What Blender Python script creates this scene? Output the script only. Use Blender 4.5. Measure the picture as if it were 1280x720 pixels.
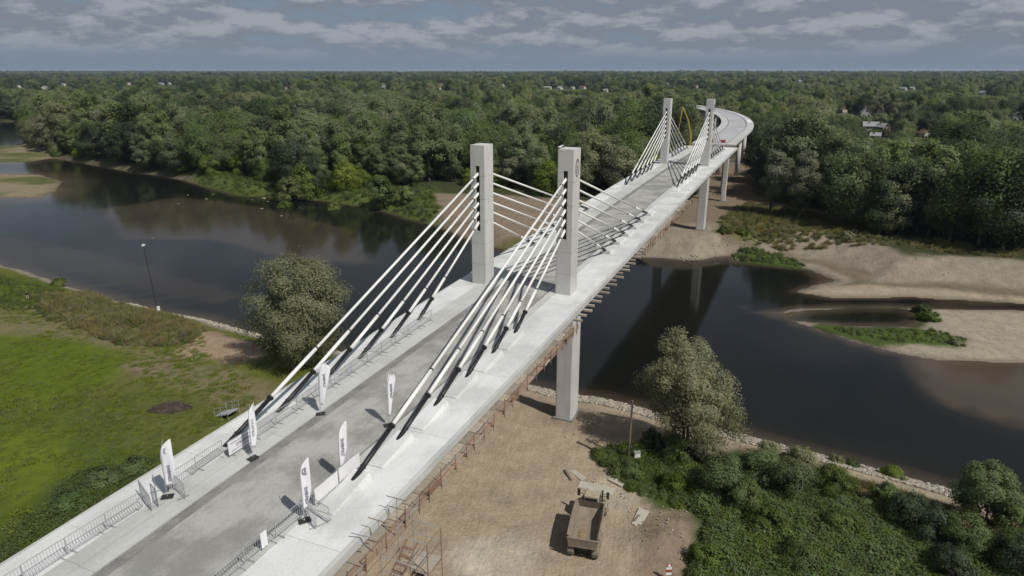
import bpy, bmesh, math, random
import numpy as np
from mathutils import Vector, Matrix

for o in list(bpy.data.objects):
    bpy.data.objects.remove(o)
SC = bpy.context.scene
COL = SC.collection
R = math.radians
rng = np.random.default_rng(7)
random.seed(7)

# ------------------------------------------------------------------ camera, sky, sun, exposure
CAMZ, PITCH, FPX = 42.0, R(17.7), 853.0
cd = bpy.data.cameras.new('camera')
cam = bpy.data.objects.new('camera', cd)
COL.objects.link(cam)
cam.location = (0, 0, CAMZ)
cam.rotation_euler = (R(90) - PITCH, 0, 0)
cd.sensor_width = 36.0
cd.lens = FPX / 1280 * 36
cd.clip_start = 0.5
cd.clip_end = 80000
SC.camera = cam

SUN_EL, SUN_AZ = R(50), R(133.8)          # azimuth clockwise from +Y
w = bpy.data.worlds.new('World')
SC.world = w
w.use_nodes = True
nt = w.node_tree
nt.nodes.clear()


def N(tree, kind, **kw):
    n = tree.nodes.new(kind)
    for k, v in kw.items():
        if k == 'ins':
            for a, b in v.items():
                n.inputs[a].default_value = b
        else:
            setattr(n, k, v)
    return n


def L(tree, a, b):
    tree.links.new(a, b)


def ramp(tree, fac, stops, interp='LINEAR'):
    r = N(tree, 'ShaderNodeValToRGB')
    r.color_ramp.interpolation = interp
    e = r.color_ramp.elements
    while len(e) < len(stops):
        e.new(0.5)
    for el, (p, c) in zip(e, stops):
        el.position = p
        el.color = (*c, 1) if len(c) == 3 else c
    if fac is not None:
        L(tree, fac, r.inputs[0])
    return r.outputs[0]


def mth(tree, op, a, b=None, clamp=False):
    m = N(tree, 'ShaderNodeMath', operation=op, use_clamp=clamp)
    for i, v in enumerate((a, b)):
        if v is None:
            continue
        if isinstance(v, (int, float)):
            m.inputs[i].default_value = v
        else:
            L(tree, v, m.inputs[i])
    return m.outputs[0]


def mixc(tree, fac, a, b, blend='MIX'):
    m = N(tree, 'ShaderNodeMix', data_type='RGBA', blend_type=blend)
    for s, v in ((m.inputs[0], fac), (m.inputs[6], a), (m.inputs[7], b)):
        if isinstance(v, (int, float)):
            s.default_value = v
        elif isinstance(v, tuple):
            s.default_value = (*v, 1)
        else:
            L(tree, v, s)
    return m.outputs[2]


SKY_STRENGTH = 0.062
tc = N(nt, 'ShaderNodeTexCoord')
sky = N(nt, 'ShaderNodeTexSky', sky_type='NISHITA', sun_disc=False)
sky.sun_elevation = SUN_EL
sky.sun_rotation = SUN_AZ
sky.altitude = 100
sky.air_density = 1.0
sky.dust_density = 0.7
sky.ozone_density = 3.0
sep = N(nt, 'ShaderNodeSeparateXYZ')
L(nt, tc.outputs['Generated'], sep.inputs[0])
zc = mth(nt, 'MAXIMUM', sep.outputs[2], 0.0)


def cloud(off, scale=4.2, detail=10.0, seed=(3.1, 7.7)):
    den = mth(nt, 'ADD', zc, 0.27 + off)
    px = mth(nt, 'DIVIDE', sep.outputs[0], den)
    py = mth(nt, 'DIVIDE', sep.outputs[1], den)
    cb = N(nt, 'ShaderNodeCombineXYZ')
    L(nt, mth(nt, 'ADD', px, seed[0]), cb.inputs[0])
    L(nt, mth(nt, 'ADD', py, seed[1]), cb.inputs[1])
    no = N(nt, 'ShaderNodeTexNoise', noise_dimensions='3D', ins={'Scale': scale, 'Detail': detail, 'Roughness': 0.6, 'Distortion': 0.1})
    L(nt, cb.outputs[0], no.inputs['Vector'])
    return no.outputs[0]


cl = mth(nt, 'MULTIPLY', mth(nt, 'SUBTRACT', cloud(0.0, 0.8, 3.0, (9.2, 1.4)), 0.5), 0.5)
c0 = mth(nt, 'ADD', cloud(0.0), cl)
c1 = mth(nt, 'ADD', cloud(0.018), cl)
cover = ramp(nt, c0, [(0.27, (0, 0, 0)), (0.48, (1, 1, 1))], 'EASE')
lit = mth(nt, 'MULTIPLY_ADD', mth(nt, 'SUBTRACT', c0, c1), 6.5)
lit.node.inputs[2].default_value = 0.30
lit.node.use_clamp = True
ccol = mixc(nt, lit, (3.55, 4.05, 4.85), (5.9, 6.4, 7.1))
# cloud veil thins out into the pale air right at the skyline
fade = ramp(nt, zc, [(0.006, (0, 0, 0)), (0.05, (1, 1, 1))], 'EASE')
fac = mth(nt, 'MULTIPLY', mth(nt, 'MULTIPLY', cover, fade), 0.9)
skyc = mixc(nt, 1.0, sky.outputs[0], (0.86, 0.98, 1.12), 'MULTIPLY')
hzf = ramp(nt, zc, [(0.0, (0.95,) * 3), (0.05, (0.8,) * 3), (0.25, (0, 0, 0))], 'EASE')
skyc = mixc(nt, hzf, skyc, (3.25, 4.2, 5.6))
skym = mixc(nt, fac, skyc, ccol)
bg = N(nt, 'ShaderNodeBackground', ins={'Strength': SKY_STRENGTH})
L(nt, skym, bg.inputs[0])
wo = N(nt, 'ShaderNodeOutputWorld')
L(nt, bg.outputs[0], wo.inputs[0])

sl = bpy.data.lights.new('sun', 'SUN')
sl.energy = 4.2
sl.angle = R(0.53)
sl.color = (1.0, 0.955, 0.88)
sun = bpy.data.objects.new('sun', sl)
COL.objects.link(sun)
sd = Vector((math.sin(SUN_AZ) * math.cos(SUN_EL), math.cos(SUN_AZ) * math.cos(SUN_EL), math.sin(SUN_EL)))
sun.rotation_euler = sd.to_track_quat('Z', 'Y').to_euler()
sun.location = sd * 300

SC.view_settings.view_transform = 'Standard'
SC.view_settings.look = 'None'
SC.view_settings.exposure = -0.12
SC.view_settings.gamma = 1.0
SC.view_settings.use_curve_mapping = False
SC.render.engine = 'CYCLES'
SC.cycles.use_denoising = True
SC.cycles.max_bounces = 6
SC.cycles.diffuse_bounces = 2
SC.cycles.glossy_bounces = 3
SC.cycles.transmission_bounces = 4
SC.cycles.transparent_max_bounces = 6
SC.cycles.volume_bounces = 0
SC.cycles.caustics_reflective = False
SC.cycles.caustics_refractive = False
SC.cycles.sample_clamp_indirect = 4.0


# ------------------------------------------------------------------ survey: photo pixel -> place on a level of the ground
def G(px, py, z=2.4):
    dx = (px - 640) / FPX
    dy = -(py - 360) / FPX
    d = (dx, math.cos(PITCH) + dy * math.sin(PITCH), -math.sin(PITCH) + dy * math.cos(PITCH))
    t = (z - CAMZ) / d[2]
    return (d[0] * t, d[1] * t)


def GP(pts, z=2.4):
    return np.array([G(x, y, z) for x, y in pts])


# ------------------------------------------------------------------ helpers
def tag(o, label=None, cat=None, group=None, kind=None):
    if label:
        o['label'] = label
    if cat:
        o['category'] = cat
    if group:
        o['group'] = group
    if kind:
        o['kind'] = kind
    return o


def empty(name, loc, rz=0.0):
    o = bpy.data.objects.new(name, None)
    COL.objects.link(o)
    o.location = loc
    o.rotation_euler = (0, 0, rz)
    o.empty_display_size = 0.3
    return o


def link(name, me, mat=None, parent=None, loc=None):
    o = bpy.data.objects.new(name, me)
    COL.objects.link(o)
    if mat and not me.materials:
        me.materials.append(mat)
    if parent:
        o.parent = parent
    if loc is not None:
        o.location = loc
    return o


def copy_tree(o, parent=None):
    c = o.copy()
    COL.objects.link(c)
    if parent:
        c.parent = parent
    for ch in list(o.children):
        copy_tree(ch, c)
    return c


class MB:
    """collects boxes, bars and tubes into one mesh"""

    def __init__(s):
        s.v = []
        s.f = []
        s.m = []

    def add(s, vs, fs, mi=0):
        b = len(s.v)
        s.v += [tuple(p) for p in vs]
        s.f += [tuple(b + i for i in f) for f in fs]
        s.m += [mi] * len(fs)
        return s

    BF = ((0, 3, 2, 1), (4, 5, 6, 7), (0, 1, 5, 4), (1, 2, 6, 5), (2, 3, 7, 6), (3, 0, 4, 7))

    def box(s, x0, y0, z0, x1, y1, z1, mi=0):
        return s.add([(x0, y0, z0), (x1, y0, z0), (x1, y1, z0), (x0, y1, z0), (x0, y0, z1), (x1, y0, z1), (x1, y1, z1), (x0, y1, z1)], s.BF, mi)

    def hexa(s, pts, mi=0):
        return s.add(pts, s.BF, mi)

    def bar(s, a, b, w, h=None, mi=0):
        a = Vector(a)
        b = Vector(b)
        h = h or w
        d = (b - a).normalized()
        up = Vector((0, 0, 1)) if abs(d.z) < 0.95 else Vector((0, 1, 0))
        x = d.cross(up).normalized() * (w / 2)
        y = x.cross(d).normalized() * (h / 2)
        return s.add([a - x - y, a + x - y, a + x + y, a - x + y, b - x - y, b + x - y, b + x + y, b - x + y], s.BF, mi)

    def tube(s, a, b, r0, r1=None, n=8, cap=True, mi=0):
        a = Vector(a)
        b = Vector(b)
        r1 = r0 if r1 is None else r1
        d = (b - a).normalized()
        up = Vector((0, 0, 1)) if abs(d.z) < 0.95 else Vector((0, 1, 0))
        x = d.cross(up).normalized()
        y = x.cross(d).normalized()
        vs = []
        for c, r in ((a, r0), (b, r1)):
            for i in range(n):
                t = 2 * math.pi * i / n
                vs.append(c + (x * math.cos(t) + y * math.sin(t)) * r)
        fs = [(i, (i + 1) % n, n + (i + 1) % n, n + i) for i in range(n)]
        if cap:
            fs += [tuple(range(n - 1, -1, -1)), tuple(range(n, 2 * n))]
        return s.add(vs, fs, mi)

    def path(s, pts, rs, n=7, mi=0):
        for i in range(len(pts) - 1):
            s.tube(pts[i], pts[i + 1], rs[i], rs[i + 1], n, True, mi)
        return s

    def prism(s, prof, axis, a, b, mi=0):
        """profile of 2-D points extruded along axis 0/1/2 from a to b"""
        n = len(prof)
        vs = []
        for t in (a, b):
            for p, q in prof:
                v = [0, 0, 0]
                o = [i for i in range(3) if i != axis]
                v[axis] = t
                v[o[0]] = p
                v[o[1]] = q
                vs.append(tuple(v))
        fs = [(i, (i + 1) % n, n + (i + 1) % n, n + i) for i in range(n)] + [tuple(range(n - 1, -1, -1)), tuple(range(n, 2 * n))]
        return s.add(vs, fs, mi)

    def mesh(s, name, mat, smooth=False, bevel=0.0, off=None, fix=True):
        me = bpy.data.meshes.new(name)
        vs = s.v
        if off is not None:
            vs = [(p[0] - off[0], p[1] - off[1], p[2] - off[2]) for p in vs]
        me.from_pydata(vs, [], s.f)
        mats = mat if isinstance(mat, (list, tuple)) else [mat]
        for m in mats:
            me.materials.append(m)
        if len(mats) > 1:
            me.polygons.foreach_set('material_index', s.m)
        if fix or bevel:
            bm = bmesh.new()
            bm.from_mesh(me)
            bmesh.ops.recalc_face_normals(bm, faces=bm.faces)
            if bevel:
                bmesh.ops.bevel(bm, geom=[e for e in bm.edges if e.is_manifold and e.calc_face_angle(0) > 0.6], offset=bevel, segments=1, affect='EDGES', profile=0.6)
            bm.to_mesh(me)
            bm.free()
        if smooth:
            me.polygons.foreach_set('use_smooth', [True] * len(me.polygons))
        return me

    def build(s, name, mat, parent=None, smooth=False, bevel=0.0, off=None):
        return link(name, s.mesh(name, mat, smooth, bevel, off), None, parent)


def mesh_arrays(name, V, F, mat=None, smooth=False):
    V = np.asarray(V, np.float32)
    F = np.asarray(F, np.int32)
    me = bpy.data.meshes.new(name)
    nf, k = F.shape
    me.vertices.add(len(V))
    me.vertices.foreach_set('co', V.ravel())
    me.loops.add(nf * k)
    me.loops.foreach_set('vertex_index', F.ravel())
    me.polygons.add(nf)
    me.polygons.foreach_set('loop_start', np.arange(0, nf * k, k, dtype=np.int32))
    me.polygons.foreach_set('loop_total', np.full(nf, k, np.int32))
    if smooth:
        me.polygons.foreach_set('use_smooth', np.ones(nf, bool))
    me.update(calc_edges=True)
    if mat:
        me.materials.append(mat)
    return me


# ------------------------------------------------------------------ materials
def material(name):
    m = bpy.data.materials.new(name)
    m.use_nodes = True
    t = m.node_tree
    t.nodes.clear()
    out = N(t, 'ShaderNodeOutputMaterial')
    return m, t, out


def noise(t, scale, detail=4.0, rough=0.55, vec=None, stretch=None, rz=0.0):
    n = N(t, 'ShaderNodeTexNoise', ins={'Scale': scale, 'Detail': detail, 'Roughness': rough})
    if vec is None:
        g = N(t, 'ShaderNodeNewGeometry')
        vec = g.outputs['Position']
    if stretch or rz:
        mp = N(t, 'ShaderNodeMapping', vector_type='TEXTURE')
        mp.inputs['Scale'].default_value = stretch or (1, 1, 1)
        mp.inputs['Rotation'].default_value = (0, 0, rz)
        L(t, vec, mp.inputs[0])
        vec = mp.outputs[0]
    L(t, vec, n.inputs['Vector'])
    return n.outputs[0]


def simple(name, col, rough=0.7, var=0.12, scale=3.0, metal=0.0, bump=0.0, bscale=30.0, spec=0.35, rand=0.0):
    m, t, out = material(name)
    b = N(t, 'ShaderNodeBsdfPrincipled', ins={'Roughness': rough, 'Metallic': metal, 'Specular IOR Level': spec})
    f = noise(t, scale, 5, 0.6)
    c = mixc(t, f, tuple(max(0, x * (1 - var * 1.6)) for x in col), tuple(min(1, x * (1 + var * 1.6)) for x in col))
    if rand:
        oi = N(t, 'ShaderNodeObjectInfo')
        hv = N(t, 'ShaderNodeHueSaturation')
        L(t, mth(t, 'MULTIPLY_ADD', oi.outputs['Random'], 2 * rand), hv.inputs['Value'])
        hv.inputs['Value'].links[0].from_node.inputs[2].default_value = 1 - rand
        L(t, c, hv.inputs['Color'])
        c = hv.outputs[0]
    L(t, c, b.inputs['Base Color'])
    if bump:
        bp_ = N(t, 'ShaderNodeBump', ins={'Strength': bump, 'Distance': 0.03})
        L(t, noise(t, bscale, 4), bp_.inputs['Height'])
        L(t, bp_.outputs[0], b.inputs['Normal'])
    L(t, b.outputs[0], out.inputs[0])
    return m


BRG_TH = 0.4053                       # bridge heading, clockwise from +Y


def concrete(name, col, dark, amount=0.5, streak=True, rough=0.82, fine=0.10, rand=0.0, bsc=1.0, big=0.16, runs=False, edge=(0.36, 0.60)):
    """cast concrete: clouds of damp, drag streaks along the bridge, fine mottling"""
    m, t, out = material(name)
    b = N(t, 'ShaderNodeBsdfPrincipled', ins={'Roughness': rough, 'Specular IOR Level': 0.3})
    n1 = noise(t, big, 6, 0.62)
    n2 = noise(t, 0.9, 6, 0.65, stretch=(0.35, 2.6, 1.0), rz=-BRG_TH)
    n3 = noise(t, 7.0, 5, 0.6)
    if runs:                       # rain runs and shutter bands down the cast faces
        n2 = noise(t, 2.4, 5, 0.7, stretch=(1, 1, 14))
    a = mth(t, 'ADD', mth(t, 'MULTIPLY', n1, 0.62 if runs else 0.80), mth(t, 'MULTIPLY', n2, 0.38 if runs else 0.20))
    s = ramp(t, a, [(edge[0], (1, 1, 1)), (edge[1], (0, 0, 0))], 'EASE')
    s = mth(t, 'MULTIPLY', s, amount)
    c = mixc(t, s, col, dark)
    c = mixc(t, 1.0, c, ramp(t, n3, [(0.3, (1 - fine,) * 3), (0.7, (1 + fine,) * 3)]), 'MULTIPLY')
    if rand:
        oi = N(t, 'ShaderNodeObjectInfo')
        hv = N(t, 'ShaderNodeHueSaturation')
        q = mth(t, 'MULTIPLY_ADD', oi.outputs['Random'], 2 * rand)
        q.node.inputs[2].default_value = 1 - rand
        L(t, q, hv.inputs['Value'])
        L(t, c, hv.inputs['Color'])
        c = hv.outputs[0]
    L(t, c, b.inputs['Base Color'])
    bp_ = N(t, 'ShaderNodeBump', ins={'Strength': 0.35, 'Distance': 0.02})
    L(t, mth(t, 'ADD', n3, mth(t, 'MULTIPLY', noise(t, 30 * bsc, 3), 0.5)), bp_.inputs['Height'])
    L(t, bp_.outputs[0], b.inputs['Normal'])
    L(t, b.outputs[0], out.inputs[0])
    return m


M = {}
M['road'] = concrete('road_concrete', (0.375, 0.37, 0.35), (0.19, 0.19, 0.178), 0.75, rand=0.0, big=0.22, edge=(0.40, 0.58))
M['walk'] = concrete('walkway_concrete', (0.63, 0.64, 0.63), (0.45, 0.455, 0.445), 0.75, rand=0.06, fine=0.08, big=0.24)
M['kerb'] = concrete('kerb_concrete', (0.50, 0.505, 0.49), (0.36, 0.36, 0.345), 0.7, fine=0.08)
M['gutter'] = concrete('gutter_shade_concrete', (0.235, 0.232, 0.22), (0.15, 0.15, 0.143), 0.8, fine=0.18, big=0.5)  # dark grey that puts shade into the gutter strip's colour; footings and drains share it
M['pylon'] = concrete('pylon_concrete', (0.55, 0.545, 0.53), (0.40, 0.395, 0.38), 0.7, streak=False, fine=0.07, rand=0.03, runs=True)
M['girder'] = concrete('girder_concrete', (0.37, 0.365, 0.35), (0.26, 0.26, 0.25), 0.6)
M['joint'] = simple('joint_filler', (0.33, 0.325, 0.315), 0.9)
M['duct'] = simple('white_duct', (0.76, 0.76, 0.74), 0.45, 0.03, 2)
M['tube'] = simple('black_tube', (0.018, 0.018, 0.02), 0.45, 0.2, 2)
M['slot'] = simple('slot_steel', (0.035, 0.035, 0.038), 0.6, 0.2)
M['emblem'] = simple('emblem_paint', (0.09, 0.09, 0.095), 0.7)
M['galv'] = simple('galvanised_steel', (0.46, 0.47, 0.48), 0.45, 0.1, 4, metal=0.5)
M['rust'] = simple('rusty_steel', (0.20, 0.125, 0.09), 0.85, 0.3, 4)
M['plank'] = simple('weathered_plank', (0.33, 0.29, 0.24), 0.85, 0.3, 3, rand=0.25)
M['ply'] = simple('formwork_ply', (0.29, 0.205, 0.15), 0.8, 0.25, 2, rand=0.2)
M['rubber'] = simple('black_rubber', (0.03, 0.03, 0.03), 0.8)
M['flag'] = simple('white_flag', (0.78, 0.78, 0.82), 0.8, 0.03, 3)
M['ink'] = simple('print_ink', (0.22, 0.22, 0.27), 0.8)
M['banner'] = simple('banner_mesh', (0.72, 0.72, 0.74), 0.8, 0.04, 3)
M['white'] = simple('white_paint', (0.75, 0.75, 0.73), 0.6, 0.06, 3)
M['red'] = simple('red_paint', (0.36, 0.05, 0.04), 0.6, 0.1, 3)
M['yellow'] = simple('boom_yellow', (0.62, 0.42, 0.06), 0.5, 0.1, 2)
M['wood'] = simple('grey_timber', (0.17, 0.14, 0.11), 0.9, 0.3, 5)
M['dumper'] = simple('dumper_cream', (0.34, 0.29, 0.205), 0.8, 0.3, 2.5)
M['steelbed'] = simple('scraped_dump_bed', (0.225, 0.182, 0.142), 0.8, 0.3, 1.6, bump=0.3)
M['chassis'] = simple('dark_chassis', (0.04, 0.037, 0.033), 0.8, 0.3)
M['tyre'] = simple('dusty_tyre', (0.20, 0.175, 0.14), 0.95, 0.3, 5)
M['rim'] = simple('wheel_rim', (0.35, 0.28, 0.15), 0.7, 0.2)
M['glass'] = simple('dark_glass', (0.02, 0.025, 0.03), 0.1, 0.05, spec=0.6)
M['slab'] = simple('precast_slab', (0.40, 0.37, 0.31), 0.9, 0.12, 2)
M['wall'] = simple('house_render', (0.46, 0.44, 0.41), 0.9, 0.08, 1)
M['roofred'] = simple('roof_tile_red', (0.17, 0.10, 0.075), 0.9, 0.2, 1)
M['roofgrey'] = simple('roof_sheet_grey', (0.27, 0.275, 0.28), 0.7, 0.12, 1)
M['bark'] = simple('bark', (0.10, 0.085, 0.065), 0.95, 0.35, 6, bump=0.5)
M['stone'] = simple('river_stone', (0.31, 0.28, 0.23), 0.9, 0.2, 2, rand=0.35)
M['twig'] = simple('dry_brush', (0.07, 0.055, 0.045), 0.95, 0.4, 5, rand=0.3)


def leafmat(name, col, var=0.22, trans=0.34, hue=0.014):
    m, t, out = material(name)
    oi = N(t, 'ShaderNodeObjectInfo')
    hv = N(t, 'ShaderNodeHueSaturation')
    hv.inputs['Color'].default_value = (*col, 1)
    q = mth(t, 'MULTIPLY_ADD', oi.outputs['Random'], 2 * var)
    q.node.inputs[2].default_value = 1 - var
    L(t, q, hv.inputs['Value'])
    r2 = mth(t, 'FRACT', mth(t, 'MULTIPLY', oi.outputs['Random'], 37.7))
    q2 = mth(t, 'MULTIPLY_ADD', r2, 2 * hue)
    q2.node.inputs[2].default_value = 0.5 - hue
    L(t, q2, hv.inputs['Hue'])
    r3 = mth(t, 'FRACT', mth(t, 'MULTIPLY', oi.outputs['Random'], 91.3))
    q3 = mth(t, 'MULTIPLY_ADD', r3, 0.4)
    q3.node.inputs[2].default_value = 0.75
    L(t, q3, hv.inputs['Saturation'])
    # sprigs of slightly different age within one crown
    tcn = N(t, 'ShaderNodeTexCoord')
    f = noise(t, 0.9, 4, 0.7, vec=tcn.outputs['Object'])
    c = mixc(t, 1.0, hv.outputs[0], ramp(t, f, [(0.3, (0.74, 0.76, 0.8)), (0.7, (1.26, 1.25, 1.12))]), 'MULTIPLY')
    d = N(t, 'ShaderNodeBsdfPrincipled', ins={'Roughness': 0.62, 'Specular IOR Level': 0.25})
    L(t, c, d.inputs['Base Color'])
    # leaf sprays catch the light as rounded masses: bend each leaf's normal towards its spray's
    fa_ = N(t, 'ShaderNodeAttribute', attribute_name='spray')
    vt = N(t, 'ShaderNodeVectorTransform', vector_type='NORMAL', convert_from='OBJECT', convert_to='WORLD')
    L(t, fa_.outputs['Vector'], vt.inputs[0])
    ge = N(t, 'ShaderNodeNewGeometry')
    v1 = N(t, 'ShaderNodeVectorMath', operation='SCALE')
    L(t, vt.outputs[0], v1.inputs[0])
    v1.inputs['Scale'].default_value = 1.25
    v2 = N(t, 'ShaderNodeVectorMath', operation='ADD')
    L(t, v1.outputs[0], v2.inputs[0])
    L(t, ge.outputs['Normal'], v2.inputs[1])
    v3 = N(t, 'ShaderNodeVectorMath', operation='NORMALIZE')
    L(t, v2.outputs[0], v3.inputs[0])
    L(t, v3.outputs[0], d.inputs['Normal'])
    tr = N(t, 'ShaderNodeBsdfTranslucent')
    L(t, mixc(t, 1.0, c, (1.25, 1.35, 0.6), 'MULTIPLY'), tr.inputs[0])
    mx = N(t, 'ShaderNodeMixShader', ins={0: trans})
    L(t, d.outputs[0], mx.inputs[1])
    L(t, tr.outputs[0], mx.inputs[2])
    L(t, mx.outputs[0], out.inputs[0])
    return m


M['lf_grey'] = leafmat('leaf_grey_willow', (0.170, 0.198, 0.108))
M['lf_green'] = leafmat('leaf_broad_green', (0.115, 0.158, 0.052))
M['lf_pale'] = leafmat('leaf_pale_poplar', (0.165, 0.200, 0.088))
M['lf_yellow'] = leafmat('leaf_yellow_willow', (0.150, 0.195, 0.036))
M['lf_dark'] = leafmat('leaf_dark_alder', (0.062, 0.086, 0.042))
M['lf_olive'] = leafmat('leaf_olive_willow', (0.215, 0.220, 0.132), 0.1)
M['lf_silver'] = leafmat('leaf_silver_willow', (0.165, 0.180, 0.112), 0.08)
M['lf_weed'] = leafmat('leaf_weed', (0.098, 0.130, 0.032), 0.3)
M['lf_dry'] = leafmat('leaf_dry_weed', (0.17, 0.15, 0.06), 0.3)
M['lf_grass'] = leafmat('leaf_grass', (0.150, 0.185, 0.022), 0.2)

# ------------------------------------------------------------------ terrain
def vnoise(x, y, seed=0):
    """smooth value noise, vectorised"""
    xi = np.floor(x).astype(np.int64)
    yi = np.floor(y).astype(np.int64)
    fx = x - xi
    fy = y - yi
    fx = fx * fx * (3 - 2 * fx)
    fy = fy * fy * (3 - 2 * fy)

    def h(a, b):
        n = (a * 374761393 + b * 668265263 + seed * 974634777) & 0x7fffffff
        n = ((n ^ (n >> 13)) * 1274126177) & 0x7fffffff
        return ((n ^ (n >> 16)) & 0xffff) / 65535.0
    return (h(xi, yi) * (1 - fx) + h(xi + 1, yi) * fx) * (1 - fy) + (h(xi, yi + 1) * (1 - fx) + h(xi + 1, yi + 1) * fx) * fy


def fbm(x, y, sc, octv=4, seed=0):
    s = 0.0
    a = 0.5
    t = 0.0
    for i in range(octv):
        s = s + a * vnoise(x / sc + 17.3 * i, y / sc - 9.1 * i, seed + i)
        t += a
        a *= 0.5
        sc *= 0.5
    return s / t


def sdist(poly, x, y, far=400.0):
    """signed distance to a polygon, positive inside"""
    poly = np.asarray(poly, float)
    d2 = np.full(x.shape, 1e18)
    ins = np.zeros(x.shape, bool)
    for i in range(len(poly)):
        ax, ay = poly[i]
        bx, by = poly[(i + 1) % len(poly)]
        ex, ey = bx - ax, by - ay
        t = np.clip(((x - ax) * ex + (y - ay) * ey) / (ex * ex + ey * ey + 1e-12), 0, 1)
        d2 = np.minimum(d2, (x - ax - t * ex) ** 2 + (y - ay - t * ey) ** 2)
        c = (ay > y) != (by > y)
        with np.errstate(divide='ignore', invalid='ignore'):
            xi = ax + (y - ay) * ex / (ey if ey != 0 else 1e-12)
        ins ^= c & (x < xi)
    d = np.sqrt(d2)
    return np.where(ins, d, -d)


def sstep(t):
    t = np.clip(t, 0, 1)
    return t * t * (3 - 2 * t)


NEAR = [(-20000, -20000), (-20000, 4000), (-3000, 900), (-900, 420), (-420, 300), (-230, 215), (-150, 172)] + \
    [G(*p, 0) for p in ((0, 330), (60, 347), (110, 365), (160, 380), (215, 393), (260, 402), (310, 415))] + \
    [(-30, 100), (-12, 92)] + \
    [G(*p, 0) for p in ((660, 482), (700, 493), (750, 500), (800, 512), (860, 532), (926, 546), (968, 556), (1044, 576), (1132, 597), (1185, 612), (1280, 645))] + \
    [(58, 48), (75, 30), (120, -5), (300, -120), (1500, -700), (20000, -6000), (20000, -20000)]
FARL = [(-20000, 60000), (-20000, 7000), (-3000, 1500), (-900, 720), (-600, 640)] + \
    [G(*p, 0) for p in ((0, 152), (33, 153))] + [(-360, 520)] + \
    [G(*p, 0) for p in ((33, 183), (60, 195), (120, 207), (165, 215), (230, 225), (250, 232), (300, 245), (345, 247), (400, 251), (474, 262), (511, 275), (549, 284), (610, 310))] + \
    [(10, 158)] + \
    [G(*p, 0) for p in ((807, 322), (875, 325), (909, 320), (924, 329), (965, 333), (1010, 337), (1040, 350), (995, 365), (1040, 373), (1130, 372), (1280, 380))] + \
    [(140, 103), (330, 0), (1500, -500), (20000, -4500), (20000, 60000)]
ISLE = [G(*p, 0) for p in ((965, 393), (1010, 389), (1040, 388), (1062, 386.5), (1122, 386), (1152, 391), (1144, 408), (1070, 408), (1025, 404), (985, 400), (1025, 414), (1062, 427), (1130, 444), (1175, 451), (1280, 455))] + \
    [(110, 70), (140, 95)] + [G(*p, 0) for p in ((1280, 388), (1130, 384), (1040, 384), (990, 386))]
BAR1 = GP([(-30, 184), (0, 183), (40, 182), (64, 189), (62, 198), (30, 203), (-30, 203)], 0)
BAR2 = GP([(-30, 216), (0, 217), (50, 218), (79, 227), (70, 238), (48, 247), (-30, 247)], 0)
GREENSPIT = GP([(905, 321), (930, 317), (975, 322), (1015, 336), (1000, 341), (965, 336), (924, 331)], 0.3)


SHOALS = [(GP([(900, 379), (935, 384), (985, 392), (1000, 398), (1020, 412), (975, 402), (940, 392)], 0), .15), (GP([(1125, 452), (1200, 452), (1300, 455), (1340, 540), (1240, 530), (1160, 500)], 0), .2), (GP([(990, 338), (1040, 348), (1020, 352)], 0), .2),
          (GP([(120, 262), (230, 245), (330, 258), (440, 285), (470, 330), (380, 330), (260, 300), (150, 300)], 0), .42), (GP([(-40, 290), (60, 300), (190, 330), (330, 370), (250, 385), (90, 345), (-40, 320)], 0), .75)]
HEAPS = [(*G(822, 690), 2.8, 2.2, 1.1), (*G(850, 668), 2.4, 1.6, .8), (*G(776, 598), 2.4, 1.6, .7), (*G(612, 706), 2.6, 1.2, .3), (*G(650, 690), 1.6, 1.0, .25)]


BX, BY = math.sin(BRG_TH), math.cos(BRG_TH)


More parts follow.
